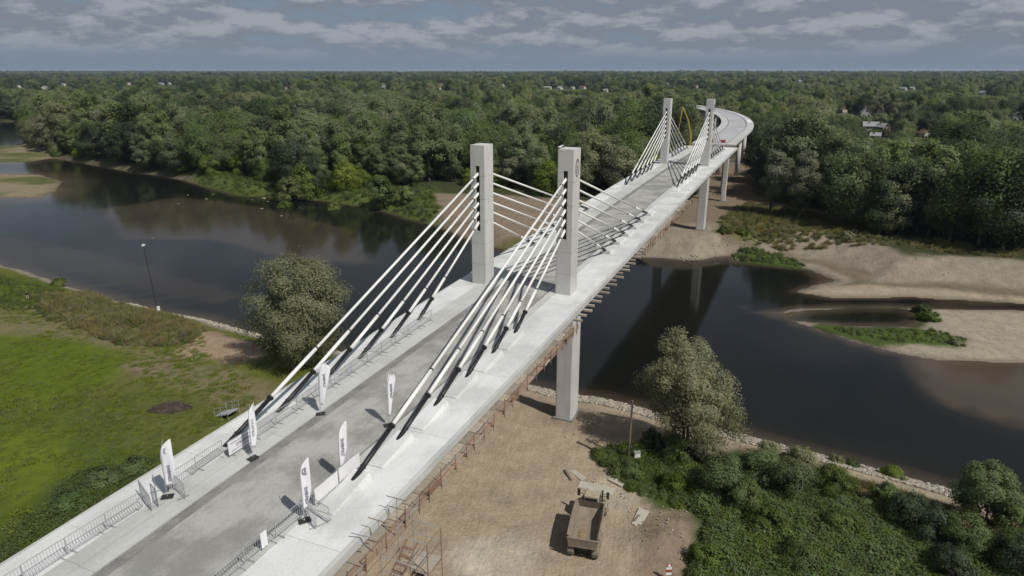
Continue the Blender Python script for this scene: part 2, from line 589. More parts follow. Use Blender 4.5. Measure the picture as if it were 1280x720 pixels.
def height(x, y):
    x = np.asarray(x, float)
    y = np.asarray(y, float)
    wob = (fbm(x, y, 7.0, 3, 11) - 0.5) * 2.2
    wob2 = (fbm(x, y, 26.0, 3, 12) - 0.5)
    sN = sdist(NEAR, x, y) + wob * 0.8
    sF = sdist(FARL, x, y) + wob
    sI = sdist(ISLE, x, y) + wob * 0.5
    sB = np.maximum(sdist(BAR1, x, y), sdist(BAR2, x, y)) + wob
    lum = (fbm(x, y, 9.0, 4, 3) - 0.5)
    gu_ = (x + 17.2) * BY - (y - 30) * BX
    hN = np.where(sN > 0, .75 * sstep(sN / 3.2) + (1.6 + .85 * sstep((gu_ + 12) / 9)) * sstep((sN - 2.2) / 8) + lum * 0.55 * sstep(sN / 8), np.maximum(sN * 0.3, -2.5))
    right = sstep((x - 15) / 25)
    wF = 6.5 + 15.5 * sstep((x - 52) / 18)
    hf = (2.7 + 1.3 * right) * sstep(sF / wF)
    e_ = sF + (fbm(x, y, 3.0, 3, 14) - .5) * 2.2
    shelf = .75 * sstep(sF / 6) + 3.3 * np.clip((e_ - 7.5) / 9.5, 0, 1)
    kb = sstep((x - 52) / 12)
    hf = hf * (1 - kb) + shelf * kb
    hF = np.where(sF > 0, hf + lum * (0.7 - .5 * kb) * sstep(sF / 8), np.maximum(sF * 0.5, -2.5))
    hI = np.where(sI > 0, 0.42 * sstep(sI / 4) + lum * 0.25 * sstep(sI / 4), np.maximum(sI * 0.45, -2.5))
    hB = np.where(sB > 0, 0.40 * sstep(sB / 5) + lum * 0.3 * sstep(sB / 6), np.maximum(sB * 0.07, -2.5))
    h = np.maximum(np.maximum(hN, hF), np.maximum(hI, hB))
    for sh, dp in SHOALS:
        h = np.maximum(h, np.where(h < 0, -dp - 1.6 * sstep(1 - (sdist(sh, x, y) + wob + 3) / 5), -9))
    # dug heaps on the building site
    for (hx, hy, rx_, ry_, hh_) in HEAPS:
        q = ((x - hx) / rx_) ** 2 + ((y - hy) / ry_) ** 2
        h = h + hh_ * np.exp(-q * 1.6) * (0.55 + 0.9 * fbm(x, y, 1.6, 3, 19))
    # gentle swells of the country far off
    dist = np.hypot(x, y)
    far = sstep((dist - 1500) / 6000)
    h = h + far * (fbm(x, y, 2600.0, 3, 21) - 0.35) * 26 * (h > 1.0)
    return h, sN, sF, sI, sB


def hz(x, y):
    return float(height(np.array([x]), np.array([y]))[0][0])


def axis(lo, fine0, fine1, hi, step, grow):
    c = list(np.arange(fine0, fine1 + 1e-6, step))
    d = step
    p = fine1
    while p < hi:
        d *= grow
        p += d
        c.append(p)
    d = step
    p = fine0
    out = []
    while p > lo:
        d *= grow
        p -= d
        out.append(p)
    return np.array(out[::-1] + c)


def grid(xs, ys):
    X, Y = np.meshgrid(xs, ys)
    nx, ny = len(xs), len(ys)
    i = np.arange(nx * ny).reshape(ny, nx)
    F = np.stack([i[:-1, :-1].ravel(), i[:-1, 1:].ravel(), i[1:, 1:].ravel(), i[1:, :-1].ravel()], 1)
    return X.ravel(), Y.ravel(), F


XS = axis(-26000, -120, 125, 26000, 0.85, 1.055)
YS = axis(-20000, 24, 215, 25000, 0.85, 1.033)
gx, gy, gF = grid(XS, YS)
gh, sN, sF, sI, sB = height(gx, gy)

# surface cover, one colour per vertex: turf, sand, soil (what the ground is made of)
C_GRASS = (0.090, 0.114, 0.014)
col = np.zeros((len(gx), 3)) + np.array((0.045, 0.052, 0.022))      # woodland floor
BX, BY = math.sin(BRG_TH), math.cos(BRG_TH)
gu = (gx + 17.2) * BY - (gy - 30) * BX                     # offset right of the bridge axis
gs = (gx + 17.2) * BX + (gy - 30) * BY
edge = (fbm(gx, gy, 5.0, 4, 31) - 0.5) * 5.0


def lay(wt, c):
    global col
    wt = np.clip(wt, 0, 1)[:, None]
    col = col * (1 - wt) + np.array(c) * wt


def paint(px, c, soft=2.5, z=2.4, amt=1.0, nz=1.0):
    p = GP(px, z)
    lo = p.min(0) - 25
    hi = p.max(0) + 25
    m = (gx > lo[0]) & (gx < hi[0]) & (gy > lo[1]) & (gy < hi[1])
    s = np.full(gx.shape, -99.0)
    s[m] = sdist(p, gx[m], gy[m])
    lay(sstep((s + edge * nz + soft * 0.5) / soft) * amt, c)


near = sN > -4
lay(near * 1.0, C_GRASS)
dry = fbm(gx, gy, 14.0, 4, 41)
lay(near * sstep((dry - 0.48) / 0.2) * 0.6, (0.125, 0.118, 0.042))
lay(near * sstep((fbm(gx, gy, 22.0, 3, 43) - 0.52) / 0.15) * 0.6, (0.060, 0.085, 0.020))
lay(near * sstep((gu + 7 + edge * 0.6) / 3), (0.335, 0.272, 0.198))                      # building site
paint([(-60, 430), (0, 425), (100, 422), (170, 445), (150, 480), (60, 500), (-60, 520)], (0.090, 0.122, 0.012), 4)
paint([(-60, 545), (0, 540), (60, 530), (90, 575), (30, 620), (-60, 630)], (0.110, 0.138, 0.014), 4)
paint([(150, 500), (240, 490), (300, 520), (250, 560), (180, 560)], (0.100, 0.112, 0.028), 4)
paint([(40, 372), (100, 358), (170, 374), (256, 400), (245, 430), (190, 434), (110, 417), (60, 402)], (0.125, 0.115, 0.048), 2)
paint([(-30, 398), (57, 382), (92, 374), (112, 398), (172, 426), (232, 452), (305, 466), (336, 500), (250, 492), (200, 474), (150, 474), (150, 455), (180, 445), (100, 421), (20, 415), (-30, 415)], (0.165, 0.145, 0.080), 3, amt=0.8)
paint([(230, 424), (262, 404), (316, 417), (345, 432), (325, 452), (260, 450), (225, 442)], (0.285, 0.210, 0.145), 2)
paint([(151, 456), (208, 448), (215, 468), (160, 476)], (0.200, 0.155, 0.105), 2, amt=0.8)
paint([(240, 470), (336, 468), (352, 492), (296, 520), (262, 502)], (0.175, 0.145, 0.082), 3, amt=0.7)
paint([(-60, 720), (0, 680), (90, 598), (190, 572), (170, 625), (60, 700), (-60, 780)], (0.042, 0.060, 0.018), 3)
paint([(548, 740), (585, 692), (640, 680), (664, 697), (655, 740)], (0.45, 0.395, 0.33), 2.0)
paint([(610, 712), (640, 690), (690, 685), (700, 740), (600, 740)], (0.36, 0.30, 0.225), 2, amt=0.6)
paint([(670, 500), (750, 505), (800, 545), (760, 560), (680, 530)], (0.25, 0.195, 0.14), 2, amt=0.7)
paint([(742, 578), (800, 565), (872, 585), (885, 622), (850, 642), (806, 628), (772, 602)], (0.055, 0.080, 0.020), 1.2)
paint([(735, 604), (800, 592), (818, 612), (772, 640), (730, 626)], (0.37, 0.325, 0.25), 1.2, amt=0.8)
paint([(792, 668), (880, 648), (892, 690), (872, 740), (788, 740)], (0.205, 0.155, 0.112), 1.5, amt=0.85)
paint([(868, 610), (905, 570), (940, 560), (1000, 585), (1100, 612), (1180, 640), (1300, 672), (1400, 800), (850, 800), (880, 690)], (0.048, 0.066, 0.020), 1.5)
paint([(930, 558), (1000, 578), (1100, 603), (1190, 623), (1300, 655), (1300, 690), (1180, 662), (1060, 632), (960, 588), (925, 572)], (0.215, 0.160, 0.108), 1.2, z=1.8)
tr = np.abs(((gu - 19 + 3 * np.sin(gs / 13)) % 7.0) - 3.5)
# far side
farl = sF > -4
lay((sF > -4) * sstep((42 - 26 * sstep((gs - 180) / 25) - np.abs(gu - 3) + edge * 2) / 8) * sstep((gs - 110) / 10) * sstep((330 - gs) / 60), (0.200, 0.155, 0.110))
lay(farl * (gx > 26) * sstep((21 - sF + edge) / 5), (0.255, 0.217, 0.170))
lay(farl * (gx > 50) * sstep((9.5 - sF + edge * .7) / 3) * sstep((sF - 2.5) / 2), (0.165, 0.135, 0.095))
paint([(990, 366), (1030, 357), (1090, 357), (1160, 362), (1290, 372), (1290, 380), (1130, 372), (1040, 373)], (0.30, 0.25, 0.18), 1.5, z=.5, nz=.5)
lay(farl * (gx <= 26) * sstep((3.5 - sF + edge * 0.4) / 2), (0.16, 0.135, 0.09))
paint([(235, 208), (330, 216), (440, 226), (545, 236), (548, 272), (470, 259), (400, 249), (300, 243), (248, 231)], (0.078, 0.100, 0.024), 4)
paint([(538, 243), (590, 243), (700, 250), (760, 256), (645, 308), (560, 282)], (0.215, 0.165, 0.120), 4)
paint([(610, 296), (680, 298), (640, 312), (606, 308)], (0.12, 0.115, 0.045), 3)
paint([(895, 284), (930, 258), (1005, 270), (1030, 288), (960, 300), (900, 297)], (0.105, 0.108, 0.035), 3, z=3)
paint([(905, 321), (930, 317), (975, 321), (1015, 334), (1000, 340), (965, 336), (924, 331)], (0.055, 0.085, 0.018), 1.2, z=0.4)
low = (sI > -3) & (sI > sF)
lay(low * 1.0, (0.315, 0.268, 0.208))
lay((sB > -4) * 1.0, (0.225, 0.190, 0.120))
lay((sB > 1.5) * sstep((fbm(gx, gy, 18, 3, 55) - 0.42) / 0.15) * (gx < -178), (0.090, 0.105, 0.035))
paint([(1020, 402), (1070, 405), (1137, 408), (1152, 384), (1166, 394), (1150, 410), (1205, 424), (1195, 433), (1100, 430), (1030, 416), (1010, 408)], (0.062, 0.090, 0.020), 1.6, z=0.4, nz=0.6)
paint([(1000, 386), (1060, 388), (1122, 386), (1125, 384), (1060, 384)], (0.120, 0.130, 0.04), 1.2, z=0.3, nz=0.4)
# riprap line and wet edge
lay(near * sstep((2.4 - sN) / 0.8) * (sN > -1), (0.27, 0.24, 0.19))
wet = sstep((0.22 - gh) / 0.25)
col = col * (1 - 0.45 * wet[:, None])
# open fields far off
FIELD = sstep((fbm(gx, gy, 520.0, 4, 61) - 0.555) / 0.04)


def fieldmask(x, y):
    d = np.hypot(x, y)
    return (fbm(x, y, 520.0, 4, 61) > 0.555) & (d > 850)


fm = (fbm(gx, gy, 520.0, 4, 61) - 0.54) / 0.03
dg = np.hypot(gx, gy)
tone = fbm(gx, gy, 300, 2, 63)[:, None]
fcol = np.array((0.070, 0.082, 0.030)) * (1 - tone) + np.array((0.17, 0.155, 0.075)) * tone
wt = (sstep(fm) * sstep((dg - 800) / 100) * farl)[:, None]
col = col * (1 - wt) + fcol * wt
wt = (sstep((dg - 5200) / 2500) * farl)[:, None]
deep = np.array((0.040, 0.050, 0.024)) + 0.05 * np.clip(fbm(gx, gy, 1500, 3, 67)[:, None] - 0.5, 0, 1)
col = col * (1 - wt) + deep * wt

M['ground'], t, out = material('ground_cover')
b = N(t, 'ShaderNodeBsdfPrincipled', ins={'Roughness': 0.95, 'Specular IOR Level': 0.12})
at = N(t, 'ShaderNodeAttribute', attribute_name='cover')
n1 = noise(t, 0.45, 6, 0.68)
n2 = noise(t, 3.2, 5, 0.7)
n4 = noise(t, 0.9, 5, 0.62, stretch=(0.45, 9.0, 1), rz=-0.22)
f = mth(t, 'ADD', mth(t, 'ADD', mth(t, 'MULTIPLY', n1, 0.46), mth(t, 'MULTIPLY', n2, 0.40)), mth(t, 'MULTIPLY', n4, 0.14))
c = mixc(t, 1.0, at.outputs['Color'], ramp(t, f, [(0.28, (0.50, 0.51, 0.53)), (0.5, (0.98, 0.98, 0.98)), (0.72, (1.48, 1.45, 1.38))]), 'MULTIPLY')
L(t, c, b.inputs['Base Color'])
bp_ = N(t, 'ShaderNodeBump', ins={'Strength': 0.8, 'Distance': 0.16})
L(t, mth(t, 'ADD', mth(t, 'ADD', n2, mth(t, 'MULTIPLY', n1, 1.6)), mth(t, 'MULTIPLY', n4, .6)), bp_.inputs['Height'])
L(t, bp_.outputs[0], b.inputs['Normal'])
L(t, b.outputs[0], out.inputs[0])

# ruts and lumps on the building site
site = near & (gu > -8)
rut = np.exp(-((tr - 1.1) / 0.35) ** 2) * 0.10
gh = gh - site * rut * sstep((sN - 3) / 4)
me = mesh_arrays('ground', np.stack([gx, gy, gh], 1), gF, M['ground'], True)
ca = me.color_attributes.new('cover', 'FLOAT_COLOR', 'POINT')
ca.data.foreach_set('color', np.concatenate([col, np.ones((len(col), 1))], 1).astype(np.float32).ravel())
tag(link('ground', me), kind='structure')

# ------------------------------------------------------------------ river
wx, wy, wF = grid(axis(-9000, -260, 130, 9000, 3.0, 1.07), axis(-8000, 30, 420, 9000, 3.0, 1.07))
wh = height(wx, wy)[0]
M['water'], t, out = material('river_water')
at = N(t, 'ShaderNodeAttribute', attribute_name='depth')
nd = noise(t, 0.035, 4, 0.6)
dep = mth(t, 'ADD', at.outputs['Fac'], mth(t, 'MULTIPLY_ADD', nd, 0.3))
dep.node.inputs[1].links[0].from_node.inputs[2].default_value = -0.15
c = ramp(t, dep, [(0.0, (0.085, 0.064, 0.043)), (0.14, (0.048, 0.037, 0.026)), (0.4, (0.012, 0.011, 0.008)), (1.0, (0.0024, 0.0055, 0.0062))])  # deep end tinted teal in place of reflected blue sky
b = N(t, 'ShaderNodeBsdfPrincipled', ins={'Roughness': 0.09, 'IOR': 1.333, 'Specular IOR Level': 0.22})
L(t, c, b.inputs['Base Color'])
bp_ = N(t, 'ShaderNodeBump', ins={'Strength': 0.10, 'Distance': 0.05})
L(t, mth(t, 'ADD', noise(t, 1.1, 4, 0.6, stretch=(1, 2.2, 1), rz=0.6), mth(t, 'MULTIPLY', noise(t, 0.12, 3), 1.3)), bp_.inputs['Height'])
L(t, bp_.outputs[0], b.inputs['Normal'])
L(t, b.outputs[0], out.inputs[0])
me = mesh_arrays('river', np.stack([wx, wy, np.zeros_like(wx)], 1), wF, M['water'], True)
fa = me.attributes.new('depth', 'FLOAT', 'POINT')
fa.data.foreach_set('value', np.clip(-wh / 2.5, 0, 1).astype(np.float32))
tag(link('river', me), kind='structure')

# ------------------------------------------------------------------ bridge
OX, OY = -17.2, 30.0
S_ARC, R_ARC, TH_END = 250.0, 470.0, 0.0


def bdir(s):
    if s <= S_ARC:
        return BRG_TH
    return max(BRG_TH - (s - S_ARC) / R_ARC, TH_END)


_S = np.arange(-60, 760, 1.0)
_P = [None] * len(_S)
_k0 = 60
_P[_k0] = (OX, OY)
for i in range(_k0 + 1, len(_S)):
    th = bdir(_S[i] - 0.5)
    _P[i] = (_P[i - 1][0] + math.sin(th), _P[i - 1][1] + math.cos(th))
for i in range(_k0 - 1, -1, -1):
    _P[i] = (_P[i + 1][0] - math.sin(BRG_TH), _P[i + 1][1] - math.cos(BRG_TH))


def bz(s):
    if s < 60:
        return 18 + 0.0182 * s
    if s < 160:
        q = s - 60
        return 19.09 + 0.0182 * q - 0.5 * 0.0182 / 100 * q * q
    if s < 330:
        return 20.0
    return 20.0 - 0.5 * (s - 330) ** 2 * 0.00006


def bp(s, u, dz=0.0):
    f = s + 60
    i = int(min(max(math.floor(f), 0), len(_S) - 2))
    t = f - i
    x = _P[i][0] * (1 - t) + _P[i + 1][0] * t
    y = _P[i][1] * (1 - t) + _P[i + 1][1] * t
    th = bdir(s)
    return Vector((x + u * math.cos(th), y - u * math.sin(th), bz(s) + dz))


def sweep(mb, s0, s1, prof, step=4.0, mi=0):
    """closed (u, dz) profile carried along the bridge"""
    n = max(1, int(math.ceil((s1 - s0) / step)))
    m = len(prof)
    vs = []
    for i in range(n + 1):
        s = s0 + (s1 - s0) * i / n
        vs += [bp(s, u, dz) for u, dz in prof]
    fs = []
    for i in range(n):
        for j in range(m):
            a = i * m + j
            b_ = i * m + (j + 1) % m
            fs.append((a, b_, b_ + m, a + m))
    fs += [tuple(range(m - 1, -1, -1)), tuple(range(n * m, n * m + m))]
    mb.add(vs, fs, mi)


def rect(u0, u1, z0, z1):
    return [(u0, z0), (u1, z0), (u1, z1), (u0, z1)]


PY1, PY2 = 47.0, 151.0
UL, UR = -5.05, 5.0
S_END = 196.0
bx_, by_ = G(703, 515, 2.6)
root = empty('cable_stayed_bridge', (bx_, by_, 2.2))
tag(root, 'new pale concrete cable-stayed bridge with four square pylons crossing the river', 'bridge')
RO = root.location


def bb(mb, name, mat, smooth=False, bevel=0.0, parent=None):
    return mb.build(name, mat, parent or root, smooth, bevel, RO)


# structural slab and edge girders
m = MB()
sweep(m, -45, S_END, [(-7.70, -0.50), (-4.6, -0.75), (4.6, -0.75), (7.70, -0.50), (7.70, -0.115), (-7.70, -0.115)])
bb(m, 'deck_slab', M['girder'])
for u in (UL, UR):
    m = MB()
    sweep(m, -45, S_END, [(u - 0.8, -2.3), (u + 0.8, -2.3), (u + 1.0, -0.70), (u - 1.0, -0.70)])
    bb(m, 'girder', M['girder'])
for s in np.arange(-42, S_END, 6.0):
    m = MB()
    sweep(m, s, s + 0.5, rect(UL + 0.9, UR - 0.9, -1.9, -0.72))
    bb(m, 'cross_beam', M['girder'])
# edge fascia beams
for u0, u1 in ((-7.94, -7.69), (7.69, 7.94)):
    m = MB()
    sweep(m, -45, S_END, rect(u0, u1, -0.62, -0.006))
    bb(m, 'edge_beam', M['kerb'], bevel=0.02)
# walkways cast in bays, a joint between each
for (u0, u1, mat, top) in ((-7.68, -5.02, 'walk', 0.0), (4.12, 7.68, 'walk', 0.0)):
    s = -45.0
    k = 0
    while s < S_END - 1:
        ln = random.choice((8.0, 10.0, 12.0))
        e_ = min(s + ln, S_END)
        m = MB()
        sweep(m, s + 0.012, e_ - 0.012, rect(u0, u1, -0.11, top + random.uniform(-0.006, 0.006)))
        bb(m, 'walkway_bay', M[mat])
        s = e_
# raised kerb strips either side of the carriageway, in lengths
for (u0, u1, top) in ((-5.0, -3.95, 0.05), (-3.93, -2.88, -0.02), (3.36, 4.10, 0.06)):
    s = -45.0
    while s < S_END - 1:
        e_ = min(s + 14.0, S_END)
        m = MB()
        sweep(m, s + 0.01, e_ - 0.01, rect(u0, u1, -0.112, top))
        bb(m, 'kerb_strip', M['kerb'])
        s = e_
for (u0, u1) in ((-2.86, -2.12), (3.06, 3.34)):  # dark strips; the left one's tone joins painted shade and asphalt
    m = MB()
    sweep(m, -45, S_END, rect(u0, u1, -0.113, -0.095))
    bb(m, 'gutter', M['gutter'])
m = MB()
sweep(m, -45, S_END, rect(-2.10, 3.04, -0.112, -0.075))
bb(m, 'carriageway', M['road'])


# pylons with a cable slot in both faces
def pylon(s, u, zb, emblem):
    c = bp(s, u)
    th = BRG_TH
    ex = Vector((math.cos(th), -math.sin(th), 0))
    ey = Vector((math.sin(th), math.cos(th), 0))
    H = 15.5
    hw, hl = 0.88, 1.10

    def P(a, b_, z):
        return c + ex * a + ey * b_ + Vector((0, 0, z))
    gw, gd = 0.25, 0.34
    z0, z1 = 6.1, 13.3
    rectp = [(-hw, -hl), (hw, -hl), (hw, hl), (-hw, hl)]
    hp = [(-hw, -hl), (-gw, -hl), (-gw, -hl + gd), (gw, -hl + gd), (gw, -hl), (hw, -hl), (hw, hl), (gw, hl), (gw, hl - gd), (-gw, hl - gd), (-gw, hl), (-hw, hl)]
    ch = 0.06
    rc = [(-hw + ch, -hl), (-gw, -hl), (gw, -hl), (hw - ch, -hl), (hw, -hl + ch), (hw, hl - ch), (hw - ch, hl), (gw, hl), (-gw, hl), (-hw + ch, hl), (-hw, hl - ch), (-hw, -hl + ch)]
    hc = [(-hw + ch, -hl), (-gw, -hl), (-gw, -hl + gd), (gw, -hl + gd), (gw, -hl), (hw - ch, -hl), (hw, -hl + ch), (hw, hl - ch), (hw - ch, hl), (gw, hl), (gw, hl - gd), (-gw, hl - gd), (-gw, hl), (-hw + ch, hl), (-hw, hl - ch), (-hw, -hl + ch)]
    mb = MB()
    for prof, a, b_ in ((rc, zb, z0), (hc, z0, z1), (rc, z1, H)):
        n = len(prof)
        vs = [P(x, y, a) for x, y in prof] + [P(x, y, b_) for x, y in prof]
        fs = [(i, (i + 1) % n, n + (i + 1) % n, n + i) for i in range(n)] + [tuple(range(n - 1, -1, -1)), tuple(range(n, 2 * n))]
        mb.add(vs, fs)
    # slightly sunk top
    p = bb(mb, 'pylon', M['pylon'])
    for sg in (-1, 1):
        q = MB()
        y0, y1 = (-hl + 0.06, -hl + gd + 0.01) if sg < 0 else (hl - gd - 0.01, hl - 0.06)
        q.hexa([P(-gw + .004, y1 if sg < 0 else y0, z0 + .01), P(gw - .004, y1 if sg < 0 else y0, z0 + .01), P(gw - .004, (y1 - .03) if sg < 0 else (y0 + .03), z0 + .01), P(-gw + .004, (y1 - .03) if sg < 0 else (y0 + .03), z0 + .01),
                P(-gw + .004, y1 if sg < 0 else y0, z1 - .01), P(gw - .004, y1 if sg < 0 else y0, z1 - .01), P(gw - .004, (y1 - .03) if sg < 0 else (y0 + .03), z1 - .01), P(-gw + .004, (y1 - .03) if sg < 0 else (y0 + .03), z1 - .01)])
        q.build('cable_slot', M['slot'], p, off=RO)
    for zj in (2.3, 4.7, 7.2, 9.7, 12.2):
        k = 0.006
        split = zj > z0
        for (xa, ya, xb, yb) in ((-hw - k, -hl - k, -gw - .02 if split else hw + k, -hl + .02), (gw + .02, -hl - k, hw + k, -hl + .02), (hw - .02, -hl + .03, hw + k, hl - .03)):
            if not split and xa > 0 and ya < -hl:
                continue
            q = MB()
            q.hexa([P(xa, ya, zj), P(xb, ya, zj), P(xb, yb, zj), P(xa, yb, zj), P(xa, ya, zj + .03), P(xb, ya, zj + .03), P(xb, yb, zj + .03), P(xa, yb, zj + .03)])
            q.build('pour_joint', M['joint'], p, off=RO)
    if emblem:
        # tall oval crest on the outward face: rim, upper bar and a curled figure inside
        q = MB()
        x = hw + 0.02

        def ring(cy, cz, ry, rz_, wd, a0=0, a1=360, n=28):
            for i in range(n):
                t0 = R(a0 + (a1 - a0) * i / n)
                t1 = R(a0 + (a1 - a0) * (i + 1) / n)
                pts = []
                for t_, k in ((t0, 0), (t1, 0), (t1, wd), (t0, wd)):
                    pts.append((cy + (ry - k) * math.cos(t_), cz + (rz_ - k) * math.sin(t_)))
                q.hexa([P(x - .03, *pts[0]), P(x - .03, *pts[1]), P(x - .03, *pts[2]), P(x - .03, *pts[3]), P(x, *pts[0]), P(x, *pts[1]), P(x, *pts[2]), P(x, *pts[3])])
        ring(0.0, 13.55, 0.62, 0.95, 0.13)
        ring(-0.05, 13.35, 0.24, 0.42, 0.11)
        ring(0.1, 13.75, 0.36, 0.55, 0.11, 60, 200, 12)
        q.build('crest', M['emblem'], p, off=RO)
    return p


PYL = []
for s in (PY1, PY2):
    for u in (UL, UR):
        PYL.append(pylon(s, u, -2.4, u > 0))

# stay cables
NEAR1 = [8.9, 13.9, 18.9, 23.9, 28.8, 33.6]
FAR1 = [88.0, 83.0, 78.2, 73.4, 68.5, 63.5]
NEAR2 = [115.0, 119.8, 124.6, 129.2, 133.6, 137.8]
FAR2 = [187.0, 182.2, 177.5, 173.0, 168.5, 164.2]
for ps, lst in ((PY1, NEAR1), (PY1, FAR1), (PY2, NEAR2), (PY2, FAR2)):
    for u, du in ((UL, -0.35), (UR, -0.28)):
        for k, s in enumerate(lst):
            sg = 1 if s < ps else -1
            a = bp(s, u + du, 0.42)
            b_ = bp(ps - sg * 0.98, u, 12.45 - k * 1.08)
            d = (b_ - a)
            Ln = d.length
            d.normalize()
            lt = 3.9 - k * 0.32
            lw = 5.6 - k * 0.5
            m = MB()
            m.tube(a + d * (lt + lw), b_ - d * 1.25, 0.115, n=10)
            cb = bb(m, 'stay_cable', M['duct'], True)
            m = MB()
            m.tube(a + d * (lt + 0.1), a + d * (lt + lw), 0.145, n=10)
            m.build('lower_sleeve', M['duct'], cb, True, off=RO)
            m = MB()
            m.tube(b_ - d * 1.25, b_ + d * 0.35, 0.15, n=10)
            m.build('upper_sleeve', M['duct'], cb, True, off=RO)
            m = MB()
            m.tube(b_ - d * 1.36, b_ - d * 1.24, 0.165, n=10)
            m.build('seal_ring', M['tube'], cb, True, off=RO)
            m = MB()
            m.tube(a + d * (lt + lw - 0.06), a + d * (lt + lw + 0.06), 0.16, n=10)
            m.build('coupling', M['tube'], cb, True, off=RO)
            m = MB()
            m.tube(a - d * 0.75, a + d * lt, 0.165, n=10)
            m.tube(a + d * lt, a + d * (lt + 0.14), 0.24, n=12)
            m.tube(a + d * 0.42, a + d * 0.5, 0.205, n=10)
            m.build('anchor_tube', M['tube'], cb, True, off=RO)
            # concrete wedge that takes the anchor
            m = MB()
            ua, ub = (u + du - 0.5, u + du + 0.42) if u > 0 else (u + du - 0.42, u + du + 0.5)
            if u > 0:
                ub += 0.35
            if sg > 0:
                q0, q1, zz0, zz1 = s - 3.6, s + 0.25, 0.07, 0.40
            else:
                q0, q1, zz0, zz1 = s - 0.25, s + 3.6, 0.40, 0.07
            lo = 0.01
            if u < 0:
                zz0 *= 0.6
                zz1 *= 0.6
            m.hexa([bp(q0, ua, lo), bp(q0, ub, lo), bp(q1, ub, lo), bp(q1, ua, lo), bp(q0, ua, zz0), bp(q0, ub - 0.08, zz0), bp(q1, ub - 0.2, zz1), bp(q1, ua, zz1)])
            bb(m, 'anchor_block', M['kerb'] if u < 0 else M['walk'])

# piers
def pier(s, u, w_, l_, zt, foot=True, base=None, mat='pylon'):
    c = bp(s, u)
    th = bdir(s)
    ex = Vector((math.cos(th), -math.sin(th), 0))
    ey = Vector((math.sin(th), math.cos(th), 0))
    g = hz(c.x, c.y) if base is None else base
    zb = g - 0.6
    m = MB()
    a, b_ = w_ / 2, l_ / 2
    ch = 0.12
    prof = [(-a + ch, -b_), (a - ch, -b_), (a, -b_ + ch), (a, b_ - ch), (a - ch, b_), (-a + ch, b_), (-a, b_ - ch), (-a, -b_ + ch)]
    n = len(prof)
    top = c.z + zt
    vs = []
    for z in (zb, top):
        for x, y in prof:
            v = c + ex * x + ey * y
            vs.append((v.x, v.y, z))
    m.add(vs, [(i, (i + 1) % n, n + (i + 1) % n, n + i) for i in range(n)] + [tuple(range(n - 1, -1, -1)), tuple(range(n, 2 * n))])
    p = bb(m, 'pier', M[mat])
    if foot:
        m = MB()
        pts = []
        for z in (g - 0.5, g + 0.22):
            for x, y in ((-a - .25, -b_ - .25), (a + .25, -b_ - .25), (a + .25, b_ + .25), (-a - .25, b_ + .25)):
                v = c + ex * x + ey * y
                pts.append((v.x, v.y, z))
        m.hexa(pts)
        m.build('footing', M['gutter'], p, off=RO)
    return p


for s in (PY1 + 1.4, PY2 + 1.0):
    for u in (UL, UR):
        pier(s, u, 1.95, 2.7, -2.35)
    m = MB()
    sweep(m, s - 0.9, s + 0.9, rect(UL + 1.0, UR - 1.0, -2.25, -1.2))
    bb(m, 'pier_crossbeam', M['girder'])
pier(S_END - 2.0, UR + 0.4, 1.3, 1.6, -2.3)
pier(S_END - 2.0, UL, 1.3, 1.6, -2.3)
for s in (-38,):
    pier(s, UL, 1.6, 2.2, -2.3)
    pier(s, UR, 1.6, 2.2, -2.3)

# formwork planks sticking out under the deck edge at the first pylon
for k, s in enumerate(np.arange(41, 72, 1.55)):
    m = MB()
    m.hexa([bp(s, 7.2, -0.86), bp(s, 8.75 + 0.25 * math.sin(k * 3.3), -0.86), bp(s + 0.28, 8.75 + 0.25 * math.sin(k * 3.3), -0.86), bp(s + 0.28, 7.2, -0.86),
            bp(s, 7.2, -0.66), bp(s, 8.75 + 0.25 * math.sin(k * 3.3), -0.66), bp(s + 0.28, 8.75 + 0.25 * math.sin(k * 3.3), -0.66), bp(s + 0.28, 7.2, -0.66)])
    bb(m, 'formwork_beam', M['plank'])


